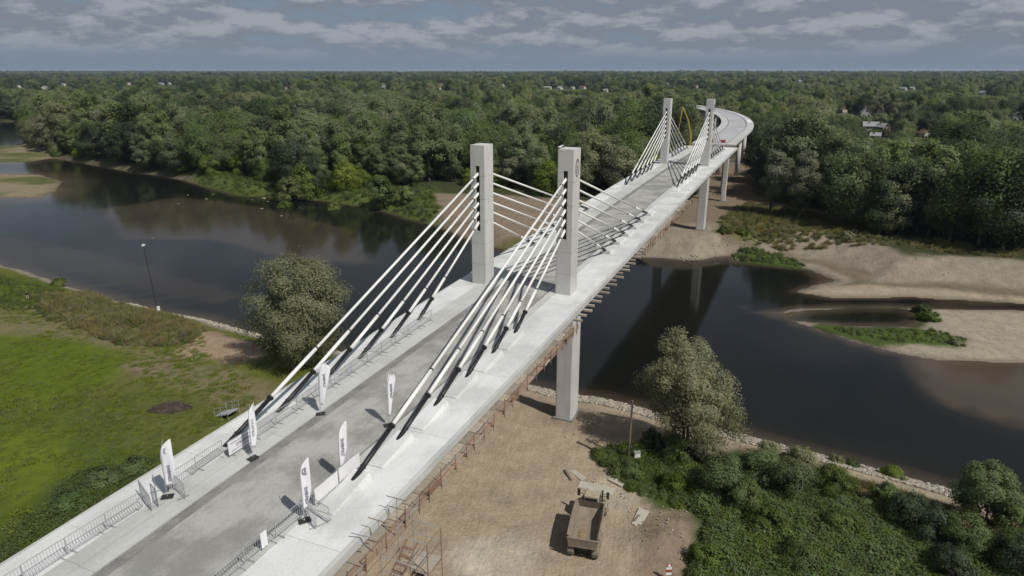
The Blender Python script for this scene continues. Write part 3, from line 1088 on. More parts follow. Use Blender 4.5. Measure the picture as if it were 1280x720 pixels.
# hanging work platforms under the right edge: rusty frames, planks, side boards
def platform(s0, s1, label):
    c = bp(s0, 8.0, -2.2)
    rt = empty('hanging_platform', c)
    tag(rt, label, 'work platform')
    s = s0
    rn = random.Random(int(s0 * 7))
    while s < s1 - 0.5:
        e_ = min(s + rn.choice((1.2, 1.6, 2.0)), s1)

        def slab(name, ua, ub, za, zb, mat, j=0.0):
            m = MB()
            q = rn.uniform(-j, j)
            m.hexa([bp(s + .03, ua, za), bp(s + .03, ub, za), bp(e_ - .03, ub, za + q), bp(e_ - .03, ua, za + q), bp(s + .03, ua, zb), bp(s + .03, ub, zb), bp(e_ - .03, ub, zb + q), bp(e_ - .03, ua, zb + q)])
            m.build(name, M[mat], rt, off=rt.location)
        slab('floor_plank', 7.2, 7.72 + rn.uniform(0, .05), -1.62, -1.56, 'plank', .03)
        slab('floor_plank', 7.80, 8.34 + rn.uniform(-.12, .12), -1.62, -1.56, 'ply', .03)
        if rn.random() < .6:
            slab('side_board', 8.37, 8.42, -1.62, -1.62 + rn.choice((.18, .3, .42)), rn.choice(('ply', 'plank', 'rust')), .05)
        m = MB()
        m.tube(bp(s, 8.46, -2.0), bp(s + rn.uniform(-.06, .06), 8.46 + rn.uniform(-.05, .08), rn.uniform(-.75, -.3)), 0.03, n=6)
        m.build('post', M['rust'], rt, off=rt.location)
        m = MB()
        m.bar(bp(s, 7.0, -1.70), bp(s, 8.5, -1.70), 0.09, 0.1)
        m.build('bracket', M['rust'], rt, off=rt.location)
        for zr in (-0.85, -1.2):
            if rn.random() < .7:
                m = MB()
                m.tube(bp(s, 8.46, zr + rn.uniform(-.05, .05)), bp(e_, 8.46, zr + rn.uniform(-.05, .05)), 0.022, n=5)
                m.build('guard_rail', M[rn.choice(('rust', 'rust', 'galv'))], rt, off=rt.location)
        s = e_
    return rt


platform(-12.0, 41.0, 'long rusty hanging work platform along the deck edge before the first pylons')
platform(71.0, 100.0, 'rusty hanging work platform below the deck edge past the first pylons')
platform(100.5, 112.0, 'short rusty hanging platform below the deck edge near the middle of the span')

# scaffold tower hooked to the near right deck edge
t0 = bp(5.5, 9.2, -4.2)
rt = empty('scaffold_tower', t0)
tag(rt, 'tubular steel scaffold stair tower against the near right edge of the bridge deck', 'scaffold')
SS = (3.2, 5.0, 6.8, 8.4)
UU = (8.75, 10.6)
for s in SS:
    for u in UU:
        top = {3.2: -0.9, 5.0: .9, 6.8: 1.1, 8.4: -0.6}[s] if u < 9 else -1.5
        m = MB()
        g = bp(s, u)
        zb = hz(g.x, g.y) - bz(s)
        m.tube(bp(s, u, zb), bp(s, u, top), 0.03, n=6)
        m.build('standard', M['galv'] if u < 9 else M['rust'], rt, off=t0)
for z in (-13.5, -11.5, -9.5, -7.5, -5.5, -3.6, -2.4, -1.5):
    for i in range(3):
        for u in UU:
            m = MB()
            m.tube(bp(SS[i], u, z), bp(SS[i + 1], u, z), 0.026, n=5)
            m.build('ledger', M['rust'], rt, off=t0)
    for s in SS:
        m = MB()
        m.tube(bp(s, UU[0], z + .05), bp(s, UU[1], z + .05), 0.026, n=5)
        m.build('transom', M['galv'], rt, off=t0)
for z in (-9.4, -5.4, -3.5):
    for i in range(3):
        if z == -3.5 and i == 1:
            continue
        m = MB()
        m.hexa([bp(SS[i] + .05, UU[0], z), bp(SS[i] + .05, UU[1], z), bp(SS[i + 1] - .05, UU[1], z), bp(SS[i + 1] - .05, UU[0], z), bp(SS[i] + .05, UU[0], z + .05), bp(SS[i] + .05, UU[1], z + .05), bp(SS[i + 1] - .05, UU[1], z + .05), bp(SS[i + 1] - .05, UU[0], z + .05)])
        m.build('plank', M['plank'], rt, off=t0)
for (sa, za, sb, zb) in ((3.2, -3.5, 6.8, -1.5), (5.0, -5.4, 8.4, -3.5), (3.2, -9.4, 6.8, -5.4), (5.0, -13.2, 8.4, -9.4)):
    m = MB()
    m.bar(bp(sa, 9.3, za), bp(sb, 9.3, zb), 0.05, 0.12)
    m.bar(bp(sa, 10.0, za), bp(sb, 10.0, zb), 0.05, 0.12)
    for i in range(1, 9):
        t_ = i / 9
        m.bar(bp(sa + (sb - sa) * t_, 9.3, za + (zb - za) * t_), bp(sa + (sb - sa) * t_, 10.0, za + (zb - za) * t_), 0.2, 0.03)
    m.build('stair', M['rust'], rt, off=t0)
for s, z in ((5.0, .85), (6.8, 1.05), (6.8, 0.4)):
    m = MB()
    m.tube(bp(s, 8.1, z), bp(s, 9.4, z), 0.026, n=5)
    m.build('transom', M['rust'], rt, off=t0)
m = MB()
m.bar(bp(4.1, 7.6, 0.35), bp(4.5, 8.8, 0.1), 0.05)
m.build('brace', M['galv'], rt, off=t0)

# ------------------------------------------------------------------ approach viaduct beyond, curving left
M['deckgrey'] = concrete('viaduct_deck', (0.44, 0.44, 0.455), (0.30, 0.30, 0.31), 0.8, rand=0.08)
ap = empty('approach_viaduct', (bp(230, 0).x, bp(230, 0).y, 2.5))
tag(ap, 'white approach viaduct curving away to the left behind the far pylons', 'bridge')
AO = ap.location
AE = 541
m = MB()
sweep(m, 203, AE, [(-6.7, -0.45), (-3.8, -0.8), (-3.0, -2.6), (3.0, -2.6), (3.8, -0.8), (6.7, -0.45), (6.7, -0.1), (-6.7, -0.1)], 5)
m.build('box_girder', M['girder'], ap, off=AO)
s = 203.0
while s < AE - 1:
    e_ = min(s + 7, AE)
    for (u0, u1, mat, top) in ((-6.7, -3.9, 'kerb', 0.12), (-3.5, 3.5, 'deckgrey', 0.0), (3.9, 6.7, 'kerb', 0.12)):
        m = MB()
        sweep(m, s + 0.06, e_ - 0.06, rect(u0, u1, -0.09, top), 5)
        m.build('deck_bay', M[mat], ap, off=AO)
    s = e_
for u0, u1 in ((-3.9, -3.5), (3.5, 3.9)):
    m = MB()
    sweep(m, 203, AE, rect(u0, u1, -0.1, -0.04), 5)
    m.build('drain', M['gutter'], ap, off=AO)
for s in np.arange(205, 580, 42):
    for u in (-3.2, 3.6):
        m = MB()
        c = bp(s + 3, u)
        g = hz(c.x, c.y)
        m.tube((c.x, c.y, g - .5), (c.x, c.y, c.z - 2.55), 0.85, n=12)
        m.build('pier', M['pylon'], ap, True, off=AO)
m = MB()
sweep(m, 196.3, 202.8, rect(-7.9, 7.9, -1.2, -0.7))
tag(m.build('closure_formwork', M['ply']), 'reddish timber formwork filling the gap between bridge and viaduct', 'formwork')

# ------------------------------------------------------------------ things on the deck
def text_mesh(txt, size, name='lettering', spacing=1.0):
    cu = bpy.data.curves.new(name, 'FONT')
    cu.body = txt
    cu.size = size
    cu.align_x = 'CENTER'
    cu.align_y = 'CENTER'
    cu.extrude = 0.004
    cu.offset = 0.006
    cu.space_character = spacing
    cu.resolution_u = 2
    o = bpy.data.objects.new(name, cu)
    COL.objects.link(o)
    bpy.context.view_layer.update()
    me = bpy.data.meshes.new_from_object(o.evaluated_get(bpy.context.evaluated_depsgraph_get()))
    bpy.data.objects.remove(o)
    me.materials.clear()
    me.materials.append(M['ink'])
    return me


ORD = 'first second third fourth fifth sixth seventh eighth ninth tenth eleventh twelfth thirteenth fourteenth fifteenth sixteenth seventeenth eighteenth nineteenth twentieth twenty-first twenty-second twenty-third twenty-fourth twenty-fifth twenty-sixth twenty-seventh twenty-eighth twenty-ninth thirtieth'.split()
LETTERS = text_mesh('STRABAG', 0.28)
LETTERS_SMALL = text_mesh('STRABAG', 0.25)
LETTERS_WIDE = text_mesh('STRABAG', 0.28)

# crowd barriers: hoop frame, upright bars, two feet
FRAME = MB()
for a, b_ in (((-1.08, 0, .16), (-1.08, 0, 1.06)), ((1.08, 0, .16), (1.08, 0, 1.06)), ((-1.08, 0, 1.08), (1.08, 0, 1.08)), ((-1.08, 0, .2), (1.08, 0, .2))):
    FRAME.tube(a, b_, 0.022, n=6)
FRAME_ME = FRAME.mesh('frame', M['galv'])
BAR_ME = MB().tube((0, 0, .2), (0, 0, 1.08), 0.011, n=5).mesh('bar', M['galv'])
FOOT_ME = MB().bar((0, -.32, .03), (0, .32, .03), 0.05, 0.05).tube((0, 0, 0.03), (0, 0, .2), 0.02, n=6).mesh('foot', M['galv'])


def barrier(s, u, rz, label, group):
    p = bp(s, u, 0.0)
    z = {True: 0.055, False: 0.0}[-5.0 < u < -3.95]
    if -3.93 < u < -2.88:
        z = -0.018
    if 3.36 < u < 4.10:
        z = 0.062
    if 4.10 <= u or u <= -5.0:
        z = 0.008
    if -2.1 < u < 3.06:
        z = -0.073
    r = empty('crowd_barrier', (p.x, p.y, p.z + z), rz)
    tag(r, label, 'barrier', group)
    link('frame', FRAME_ME, None, r)
    for i in range(13):
        link('bar', BAR_ME, None, r, (-0.93 + i * 0.155, 0, 0))
    for x in (-0.8, 0.8):
        link('foot', FOOT_ME, None, r, (x, 0, 0))
    return r


AL = math.pi / 2 - BRG_TH           # panel runs along the bridge
LBL_L = 'steel crowd barrier in the near left walkway row'
LBL_L2 = 'steel crowd barrier between the nearest left flag and the lowest left anchor'
LBL_L3 = 'steel crowd barrier in the row behind the left cable anchors'
LBL_R = 'steel crowd barrier in the near right kerb row'
n = 0
for k, (s, u) in enumerate(((-12.6, -5.35), (-10.4, -5.32), (-8.2, -5.3), (-6.0, -5.3), (-3.8, -5.26), (-1.6, -5.2), (0.6, -5.12))):
    barrier(s, u, AL + random.uniform(-.03, .03), LBL_L + ', %s from the turned one' % ORD[6 - k], 'barriers along the left walkway')
barrier(2.0, -5.2, AL + 1.15, 'grey steel crowd barrier turned across the left walkway beside the nearest left flag', None)
barrier(2.6, -5.05, AL + 0.95, 'grey steel crowd barrier set askew against the one across the left walkway', None)
for k, (s, u) in enumerate(((4.4, -5.02), (6.55, -4.98))):
    barrier(s, u, AL + random.uniform(-.03, .03), LBL_L2 + (', nearer the flag', ', nearer the anchor')[k], 'barriers between flag and anchors')
barrier(3.5, -4.4, AL + 1.25, 'grey steel crowd barrier standing crosswise just behind the nearest left flag', None)
for k, s in enumerate(np.arange(8.6, 34, 2.2)):
    barrier(s, -4.35, AL + random.uniform(-.02, .02), LBL_L3 + ', %s from the near end' % ORD[k], 'barriers behind the left anchors')
for k, (s, u) in enumerate(((-9.6, 3.72), (-7.4, 3.74), (-5.2, 3.78), (-3.0, 3.8), (-0.8, 3.84), (1.4, 3.88), (3.5, 4.02))):
    barrier(s, u, AL + random.uniform(-.04, .04), LBL_R + ', %s from the right flag with roundel' % ORD[6 - k], 'barriers along the right kerb')
barrier(4.9, 4.75, AL + 1.3, 'grey steel crowd barrier turned across the right walkway beside the near right flag', None)
barrier(4.5, 4.55, AL + 1.0, 'grey steel crowd barrier leaning askew next to the crosswise one on the right', None)
for s, wd in ((6.6, 'nearer'), (8.8, 'farther')):
    barrier(s, 4.02, AL, 'steel crowd barrier behind the %s white banner on the right kerb' % wd, 'barriers behind the right banners')


def banner(s, u, ln, label, z=0.06, txt=True):
    p = bp(s, u, z)
    r = empty('banner', (p.x, p.y, p.z), AL)
    tag(r, label, 'banner')
    mb = MB()
    for i in range(12):
        x0 = -ln / 2 + ln * i / 12
        x1 = -ln / 2 + ln * (i + 1) / 12
        y0 = 0.012 * math.sin(i * 1.1)
        y1 = 0.012 * math.sin((i + 1) * 1.1)
        mb.hexa([(x0, y0 - .004, .16), (x1, y1 - .004, .16), (x1, y1 + .004, .16), (x0, y0 + .004, .16), (x0, y0 - .004, 1.1), (x1, y1 - .004, 1.1), (x1, y1 + .004, 1.1), (x0, y0 + .004, 1.1)])
    mb.build('cloth', M['banner'], r)
    if txt:
        o = link('lettering', LETTERS_WIDE, None, r, (0.1, -0.03, 0.63))
        o.rotation_euler = (R(90), 0, 0)
        f_ = MB()
        for a, b_ in (((-.95, -.026, .36), (1.05, -.026, .36)), ((-.95, -.026, .9), (1.05, -.026, .9))):
            f_.bar(a, b_, 0.01, 0.035)
        f_.build('printed_rule', M['ink'], r)
    return r


banner(8.6, -4.26, 2.3, 'white banner with dark lettering tied to the barrier on the left kerb')
banner(6.6, 4.11, 2.15, 'white cloth banner on the right kerb barrier near the middle flag', txt=False)
banner(8.8, 4.11, 2.1, 'white cloth banner on the right kerb right below the stay anchor', txt=False)
banner(1.6, 3.97, 0.45, 'small white notice tied to the right kerb barrier at the near end', txt=False)


# feather flags
def feather(s, u, z, rz, lean, label, crest, ht=4.0, wd=0.78, letters=True, k=0, drop=False):
    p = bp(s, u, z)
    r = empty('feather_flag', (p.x, p.y, p.z), rz)
    tag(r, label, 'flag', None)
    mb = MB()
    mb.prism([(-.34, -.24), (.34, -.24), (.34, .24), (-.34, .24)], 2, 0, 0.07)
    mb.build('base_plate', M['rubber'], r, bevel=0.02)
    # bowed pole
    pts = []
    for i in range(13):
        t_ = i / 12
        pts.append(Vector((lean * t_ + (0.42 * max(0, t_ - .72) / .28 * wd if t_ > .72 else 0), 0, 0.05 + ht * t_ - 0.25 * max(0, t_ - .8))))
    mb = MB().path(pts, [0.022] * 9 + [0.018] * 4, 6)
    mb.build('pole', M['galv'], r)
    # sail
    rows = 22
    V = []
    for i in range(rows + 1):
        t_ = i / rows
        zz = 0.75 + (ht - 0.78) * t_
        tt = (zz - .05) / ht
        x0 = lean * tt + 0.03
        wdt = wd * min(1.0, 0.45 + 1.5 * t_)
        if t_ > 0.72:
            q = (t_ - .72) / .28
            x0 += wd * 0.95 * q ** 2.2
        x1 = lean * tt + 0.03 + wdt
        if drop:                      # teardrop: slim foot, round head
            x0 = lean * tt + 0.03
            wdt = wd * (0.22 + 0.78 * min(1, t_ / .8) ** .9)
            if t_ > .8:
                wdt *= max(0.0, 1 - ((t_ - .8) / .2) ** 2) ** .5
                x0 += wd * .22 * ((t_ - .8) / .2) ** 2
            x1 = x0 + wdt
        x1 = max(x1, x0 + 0.015)
        for j in range(6):
            f_ = j / 5
            V.append((x0 + (x1 - x0) * f_, 0.07 * math.sin(f_ * 3.0 + t_ * 4 + k) * f_, zz))
    mb = MB()
    fs = []
    nn = len(V)
    for i in range(rows):
        for j in range(5):
            a = i * 6 + j
            fs.append((a, a + 1, a + 7, a + 6))
    Vb = [(x, y + 0.008, z_) for x, y, z_ in V]
    fb = [tuple(nn + q for q in reversed(f_)) for f_ in fs]
    rim = []
    bd = [j for j in range(6)] + [i * 6 + 5 for i in range(1, rows + 1)] + [rows * 6 + j for j in range(4, -1, -1)] + [i * 6 for i in range(rows - 1, 0, -1)]
    for a, b_ in zip(bd, bd[1:] + bd[:1]):
        rim.append((b_, a, nn + a, nn + b_))
    mb.add(V + Vb, fs + fb + rim)
    sail = mb.build('sail', M['flag'], r, True)
    for side in (-1, 1):
        if letters:
            o = link('lettering', LETTERS_SMALL if crest or drop else LETTERS, None, sail, (lean * .5 + wd * 0.52, 0.045 + side * 0.075, 0.75 + ht * (0.22 if crest else (.47 if drop else .36))))
            o.rotation_euler = (R(90), R(-90), 0) if side < 0 else (R(90), R(-90), R(180))
        if crest:
            mb = MB()
            for i in range(18):
                a0 = 2 * math.pi * i / 18
                a1 = 2 * math.pi * (i + 1) / 18
                cx, cz = lean * .75 + wd * .62, 0.75 + ht * .60
                y = 0.045 + side * 0.07
                q = [(cx + rr * math.cos(a), y, cz + rr * 1.15 * math.sin(a)) for a, rr in ((a0, .2), (a1, .2), (a1, .13), (a0, .13))]
                mb.hexa([(x_, y - .003, z_) for x_, y, z_ in q] + [(x_, y + .003, z_) for x_, y, z_ in q])
            mb.box(lean * .75 + wd * .6 - .05, y - .003, cz - .1, lean * .75 + wd * .6 + .05, y + .003, cz + .12)
            mb.build('roundel', M['ink'], sail)
    return r


feather(2.9, -4.55, 0.055, R(15), 0.0, 'white feather flag with a roundel on the left walkway, nearest on that side', True, 3.8, 0.64, True, 0)
feather(8.1, -2.95, -0.018, R(58), 0.05, 'white lettered feather flag beside the lowest left cable anchor and white banner', False, 3.8, 0.52, True, 1)
feather(14.6, -2.70, -0.09, R(12), 0.1, 'white lettered feather flag at the left gutter, farthest along the deck on the left', False, 4.0, 0.84, True, 2, True)
feather(15.1, 2.8, -0.07, R(28), 0.08, 'slim white feather flag on the carriageway near the right stays, farthest on the right', False, 4.0, 0.58, True, 3, True)
feather(8.3, 3.75, 0.065, R(35), 0.12, 'white feather flag at the right kerb beside the lowest right cable anchor', False, 3.8, 0.5, True, 4)
feather(4.3, 4.3, 0.008, R(30), 0.0, 'white feather flag with a roundel at the near end of the right kerb', True, 3.9, 0.52, True, 5)

# small gull-like bird over the right pylon top
c = bp(PY1 - .9, UR - .7, 15.5)
mb = MB()
mb.path([(-.22, 0, .16), (-.1, 0, .2), (.08, 0, .24), (.2, 0, .34)], [0.02, 0.09, 0.1, 0.06], 8)
mb.path([(.2, 0, .34), (.27, 0, .38), (.36, 0, .36)], [0.06, 0.06, 0.008], 8)
mb.hexa([(-.34, -.05, .14), (0, -.1, .22), (0, .1, .22), (-.34, .05, .14), (-.34, -.05, .17), (0, -.1, .3), (0, .1, .3), (-.34, .05, .17)])
mb.tube((0.02, .03, 0), (0.03, .03, .18), .012, n=5)
mb.tube((0.02, -.03, 0), (0.03, -.03, .18), .012, n=5)
tag(link('bird', mb.mesh('bird', M['white'], True), None, None, c), 'small white bird perched on top of the right front pylon', 'bird')


# ------------------------------------------------------------------ articulated dump truck on the sand
def on(px, py, z=2.4):
    x, y = G(px, py, z)
    for _ in range(4):
        x, y = G(px, py, hz(x, y))
    return x, y, hz(x, y)


M['soil'] = simple('loose_soil', (0.22, 0.17, 0.10), .95, .3, 4)


def truck():
    a = Vector((*on(727, 703)[:2], 0))
    f_ = Vector((*on(741, 640)[:2], 0))
    d = (f_ - a).normalized()
    rz = -math.atan2(d.x, d.y)
    c = a + d * 0.75
    z = hz(c.x + d.x * 3, c.y + d.y * 3) - 0.05
    r = empty('dump_truck', (c.x, c.y, z), rz)
    r.scale = (.88, .88, .88)
    tag(r, 'dusty cream articulated dump truck with an empty grey bed, seen from behind on the sand', 'truck')
    # bed: V floor hopper, open at the top, tail a little lower
    t = 0.08

    def ring(y, hw_t, zt, hw_b, zb, vz):
        return [(-hw_t, y, zt), (-hw_b, y, zb), (0, y, vz), (hw_b, y, zb), (hw_t, y, zt)]
    st = [(-0.55, 1.42, 2.55, 1.12, 1.72, 1.62), (0.6, 1.46, 2.75, 1.05, 1.50, 1.38), (2.4, 1.46, 2.85, 1.0, 1.42, 1.30), (3.7, 1.44, 2.95, 0.95, 1.42, 1.30), (4.55, 1.36, 3.0, 1.15, 2.2, 2.15)]
    outer = [ring(*q) for q in st]
    inner = [ring(y, a_ - t, b_, c_ - t * .6, d_ + t, e_ + t) for (y, a_, b_, c_, d_, e_) in st]
    mb = MB()
    V = [p for q in outer for p in q] + [p for q in inner for p in q]
    nb = len(outer) * 5
    F = []
    for i in range(len(st) - 1):
        for j in range(4):
            q = i * 5 + j
            F.append((q, q + 1, q + 6, q + 5))
            F.append((nb + q + 5, nb + q + 6, nb + q + 1, nb + q))
        for j in (0, 4):
            q = i * 5 + j
            F.append((q, q + 5, nb + q + 5, nb + q))
    e0 = (len(st) - 1) * 5
    for j in range(4):
        F.append((j, nb + j, nb + j + 1, j + 1))
    F.append((e0, e0 + 1, e0 + 2, e0 + 3, e0 + 4))
    F.append((nb + e0 + 4, nb + e0 + 3, nb + e0 + 2, nb + e0 + 1, nb + e0))
    F.append((e0, e0 + 4, nb + e0 + 4, nb + e0))
    mb.add(V, F)
    bed = mb.build('dump_bed', M['steelbed'], r)
    mb = MB()
    for sx in (-1, 1):
        mb.bar((sx * 1.47, -.5, 2.55), (sx * 1.49, 2.4, 2.86), 0.14, 0.12)
        mb.bar((sx * 1.49, 2.4, 2.86), (sx * 1.42, 4.5, 3.02), 0.14, 0.12)
        for y, zt in ((0.4, 2.6), (1.5, 2.7), (2.6, 2.75), (3.6, 2.8)):
            mb.bar((sx * 1.47, y, zt), (sx * 1.08, y, 1.46), 0.1, 0.12)
    mb.build('side_rail', M['steelbed'], bed)
    mb = MB()
    mb.hexa([(-1.32, -.68, 1.55), (1.32, -.68, 1.55), (1.30, -.58, 1.55), (-1.30, -.58, 1.55), (-1.48, -.78, 2.38), (1.48, -.78, 2.38), (1.46, -.66, 2.40), (-1.46, -.66, 2.40)])
    mb.bar((-1.5, -.74, 2.42), (1.5, -.74, 2.42), 0.14, 0.10)
    mb.bar((-1.35, -.64, 1.5), (1.35, -.64, 1.5), 0.16, 0.12)
    mb.build('tailgate', M['steelbed'], r)
    # leftover soil in the bed, lamps at the back
    mb = MB()
    V = []
    for i in range(7):
        for j in range(12):
            a_ = 2 * math.pi * j / 12
            q = i / 6
            V.append((-.35 + q * .62 * math.cos(a_), 1.2 + q * 1.1 * math.sin(a_), 1.36 + .32 * (1 - q * q) * random.uniform(.8, 1.2)))
    mb.add(V, [(i * 12 + j, i * 12 + (j + 1) % 12, (i + 1) * 12 + (j + 1) % 12, (i + 1) * 12 + j) for i in range(6) for j in range(12)])
    mb.build('soil_remains', M['soil'], r)
    for sx in (-1, 1):
        MB().box(sx * .95 - .14, -.5, 1.18, sx * .95 + .14, -.42, 1.32).build('tail_lamp', M['red'], r)
    mb = MB()
    mb.box(-0.45, -0.3, 0.75, 0.45, 4.9, 1.22)
    mb.box(-0.9, 0.1, 0.62, 0.9, 0.4, 0.92)
    mb.box(-0.9, 1.75, 0.62, 0.9, 2.05, 0.92)
    mb.box(-0.35, 4.7, 0.7, 0.35, 6.2, 1.3)
    mb.build('chassis', M['chassis'], r)
    # front: engine cover, cab, mudguards
    mb = MB()
    mb.hexa([(-.95, 6.6, .9), (.95, 6.6, .9), (.85, 8.4, .9), (-.85, 8.4, .9), (-.95, 6.6, 2.25), (.95, 6.6, 2.25), (.75, 8.3, 1.75), (-.75, 8.3, 1.75)])
    mb.build('bonnet', M['dumper'], r, bevel=0.08)
    mb = MB()
    mb.hexa([(-.85, 5.0, 1.25), (.85, 5.0, 1.25), (.9, 6.55, 1.25), (-.9, 6.55, 1.25), (-.75, 5.15, 3.15), (.75, 5.15, 3.15), (.75, 6.3, 3.15), (-.75, 6.3, 3.15)])
    cab = mb.build('cab', M['dumper'], r, bevel=0.06)
    mb = MB()
    mb.hexa([(-.68, 4.97, 2.05), (.68, 4.97, 2.05), (.68, 5.02, 2.05), (-.68, 5.02, 2.05), (-.6, 5.06, 2.95), (.6, 5.06, 2.95), (.6, 5.11, 2.95), (-.6, 5.11, 2.95)])
    mb.build('rear_window', M['glass'], cab)
    for sx in (-1, 1):
        mb = MB()
        mb.hexa([(sx * .90, 5.25, 2.0), (sx * .92, 6.35, 2.0), (sx * .86, 6.35, 2.0), (sx * .84, 5.25, 2.0), (sx * .80, 5.35, 2.95), (sx * .80, 6.15, 2.95), (sx * .74, 6.15, 2.95), (sx * .74, 5.35, 2.95)])
        mb.build('side_window', M['glass'], cab)
        mb = MB()
        mb.bar((sx * .85, 6.5, 2.3), (sx * 1.5, 6.75, 2.4), 0.05)
        mb.bar((sx * 1.5, 6.75, 2.0), (sx * 1.5, 6.75, 2.8), 0.28, 0.1)
        mb.build('mirror', M['chassis'], r)
        mb = MB()
        mb.prism([(6.2, 1.35), (6.45, 1.62), (7.6, 1.62), (7.9, 1.35), (7.8, 1.32), (7.55, 1.54), (6.5, 1.54), (6.3, 1.32)], 0, sx * 0.95, sx * 1.5)
        mb.build('mudguard', M['dumper'], r)
        mb = MB()
        mb.tube((sx * .95, 4.75, 1.2), (sx * .95, 4.75, 2.55), 0.035, n=6)
        mb.tube((sx * .55, 4.75, 1.2), (sx * .55, 4.75, 2.9), 0.035, n=6)
        mb.build('guard_post', M['chassis'], r)
    mb = MB()
    mb.tube((0.95, 6.7, 1.4), (0.95, 6.7, 3.0), 0.09, n=8)
    mb.build('exhaust_stack', M['chassis'], r)
    mb = MB()
    for (rr, hw_) in ((0.70, 0.27), (0.70, 0.27)):
        pass
    tyre = MB()
    n = 22
    prof = [(.38, -.27), (.62, -.30), (.70, -.22), (.70, .22), (.62, .30), (.38, .27)]
    vs = []
    for i in range(n):
        t_ = 2 * math.pi * i / n
        for (rr, x_) in prof:
            k = rr * (1.03 if (i % 2 and rr > .65) else 1.0)
            vs.append((x_, k * math.cos(t_), k * math.sin(t_)))
    fs = []
    for i in range(n):
        for j in range(6):
            a_ = i * 6 + j
            b_ = i * 6 + (j + 1) % 6
            c_ = ((i + 1) % n) * 6 + (j + 1) % 6
            d_ = ((i + 1) % n) * 6 + j
            fs.append((a_, b_, c_, d_))
    tyre.add(vs, fs)
    tme = tyre.mesh('wheel', M['tyre'])
    rim = MB().tube((-.2, 0, 0), (.2, 0, 0), .39, n=16).tube((-.26, 0, 0), (.26, 0, 0), .15, n=10).mesh('rim', M['rim'])
    for sx in (-1, 1):
        for y in (0.25, 1.9, 7.05):
            wv = link('wheel', tme, None, r, (sx * 1.17, y, 0.70))
            wv.scale = (1.12, 1.12, 1.12)
            wv.location.z = 0.78
            link('rim', rim, None, wv)
    return r


truck()


# ------------------------------------------------------------------ poles, slabs, small things on the near ground
x, y, z = on(197, 389, 2.0)
r = empty('camera_mast', (x, y, z - 0.2))
tag(r, 'slim dark steel mast with a white fitting on top on the left river bank', 'mast')
MB().tube((0, 0, 0), (-0.55, 0, 12.6), 0.11, 0.06, 8).build('pole', M['slot'], r)
mb = MB().tube((-.55, -.3, 12.55), (-.55, .3, 12.65), 0.05, n=8)
mb.box(-.75, -.25, 12.6, -.35, .25, 12.85)
mb.build('top_fitting', M['white'], r)
MB().box(.02, -.22, 0.3, .42, .22, 1.15).build('control_box', M['white'], r, bevel=.03)
MB().prism([(-.3, -.3), (.3, -.3), (.3, .3), (-.3, .3)], 2, 0, 0.3).build('base', M['slab'], r)

x, y, z = on(785, 574, 2.4)
r = empty('timber_pole', (x, y, z - .2))
tag(r, 'grey weathered timber pole beside the green scrub near the right willow', 'pole')
MB().tube((0, 0, 0), (0.12, 0, 7.0), 0.13, 0.10, 8).build('shaft', M['wood'], r)
MB().bar((0, -.02, 1.3), (1.0, .1, .35), 0.08).build('stay', M['wood'], r)
x, y, z = on(796, 576, 2.4)
r = empty('meter_box', (x, y, z - .1))
tag(r, 'small white meter cabinet on a leg beside the timber pole', 'cabinet')
mb = MB().box(-.3, -.2, .45, .3, .2, 1.15)
mb.build('case', M['white'], r, bevel=.03)
MB().box(-.08, -.08, 0, .08, .08, .45).build('leg', M['wood'], r)
MB().box(-.34, -.24, 1.15, .34, .24, 1.2).build('lid', M['galv'], r)

for (px, py, w_, l_, rz, h_, lab) in ((800, 648, 1.0, 2.6, R(-30), .16, 'pale rectangular concrete slab lying alone on the soil right of the dump truck'),
                                      (745, 611, 1.1, 3.4, R(68), .14, 'long pale concrete slab lying in front of the dump truck cab'),
                                      (722, 594, 0.7, 2.0, R(30), .10, 'thin pale board lying left of the rubble in front of the truck'),
                                      (772, 602, 1.0, 1.8, R(50), .18, 'broken pale slab half buried in the rubble near the scrub'),
                                      (788, 607, 0.8, 1.4, R(-20), .16, 'smaller broken slab at the edge of the green scrub')):
    x, y, z = on(px, py)
    mb = MB()
    j = [random.uniform(-.12, .12) for _ in range(8)]
    mb.prism([(-w_ / 2 + j[0], -l_ / 2 + j[1]), (w_ / 2 + j[2], -l_ / 2 + j[3]), (w_ / 2 + j[4], l_ / 2 + j[5]), (-w_ / 2 + j[6], l_ / 2 + j[7])], 2, 0, h_)
    o = link('concrete_slab', mb.mesh('concrete_slab', M['slab'], bevel=.02), None, None, (x, y, z - .02))
    o.rotation_euler = (R(random.uniform(-3, 3)), R(random.uniform(-4, 4)), rz)
    tag(o, lab, 'slab')
for (pa, pb, lab) in (((722, 553), (754, 568), 'dark timber beam lying on bare sand near the timber pole'), ((706, 588), (714, 601), 'short dark timber lying left of the pale board'), ((792, 653), (806, 637), 'dark batten lying against the lone slab')):
    a = Vector(on(*pa))
    b_ = Vector(on(*pb))
    mb = MB().bar((0, 0, .1), (b_ - a) + Vector((0, 0, .1)), 0.2, 0.16)
    tag(link('timber_beam', mb.mesh('timber_beam', M['wood']), None, None, a), lab, 'timber')

# red and white marker post at the bottom of the frame
x, y, z = on(835, 724)
r = empty('marker_post', (x, y, z))
tag(r, 'red and white marker board on a post at the bottom edge near the mud', 'sign')
MB().tube((0, 0, 0), (0, 0, 1.5), .04, n=8).build('post', M['galv'], r)
for k in range(4):
    MB().box(-.22, -.06, .45 + k * .26, .22, -.02, .45 + (k + 1) * .26 - .004).build('board_stripe', M['red'] if k % 2 else M['white'], r)
mb = MB().tube((0, -.065, 1.36), (0, -.10, 1.36), .13, n=14)
mb.build('reflector', M['white'], r)

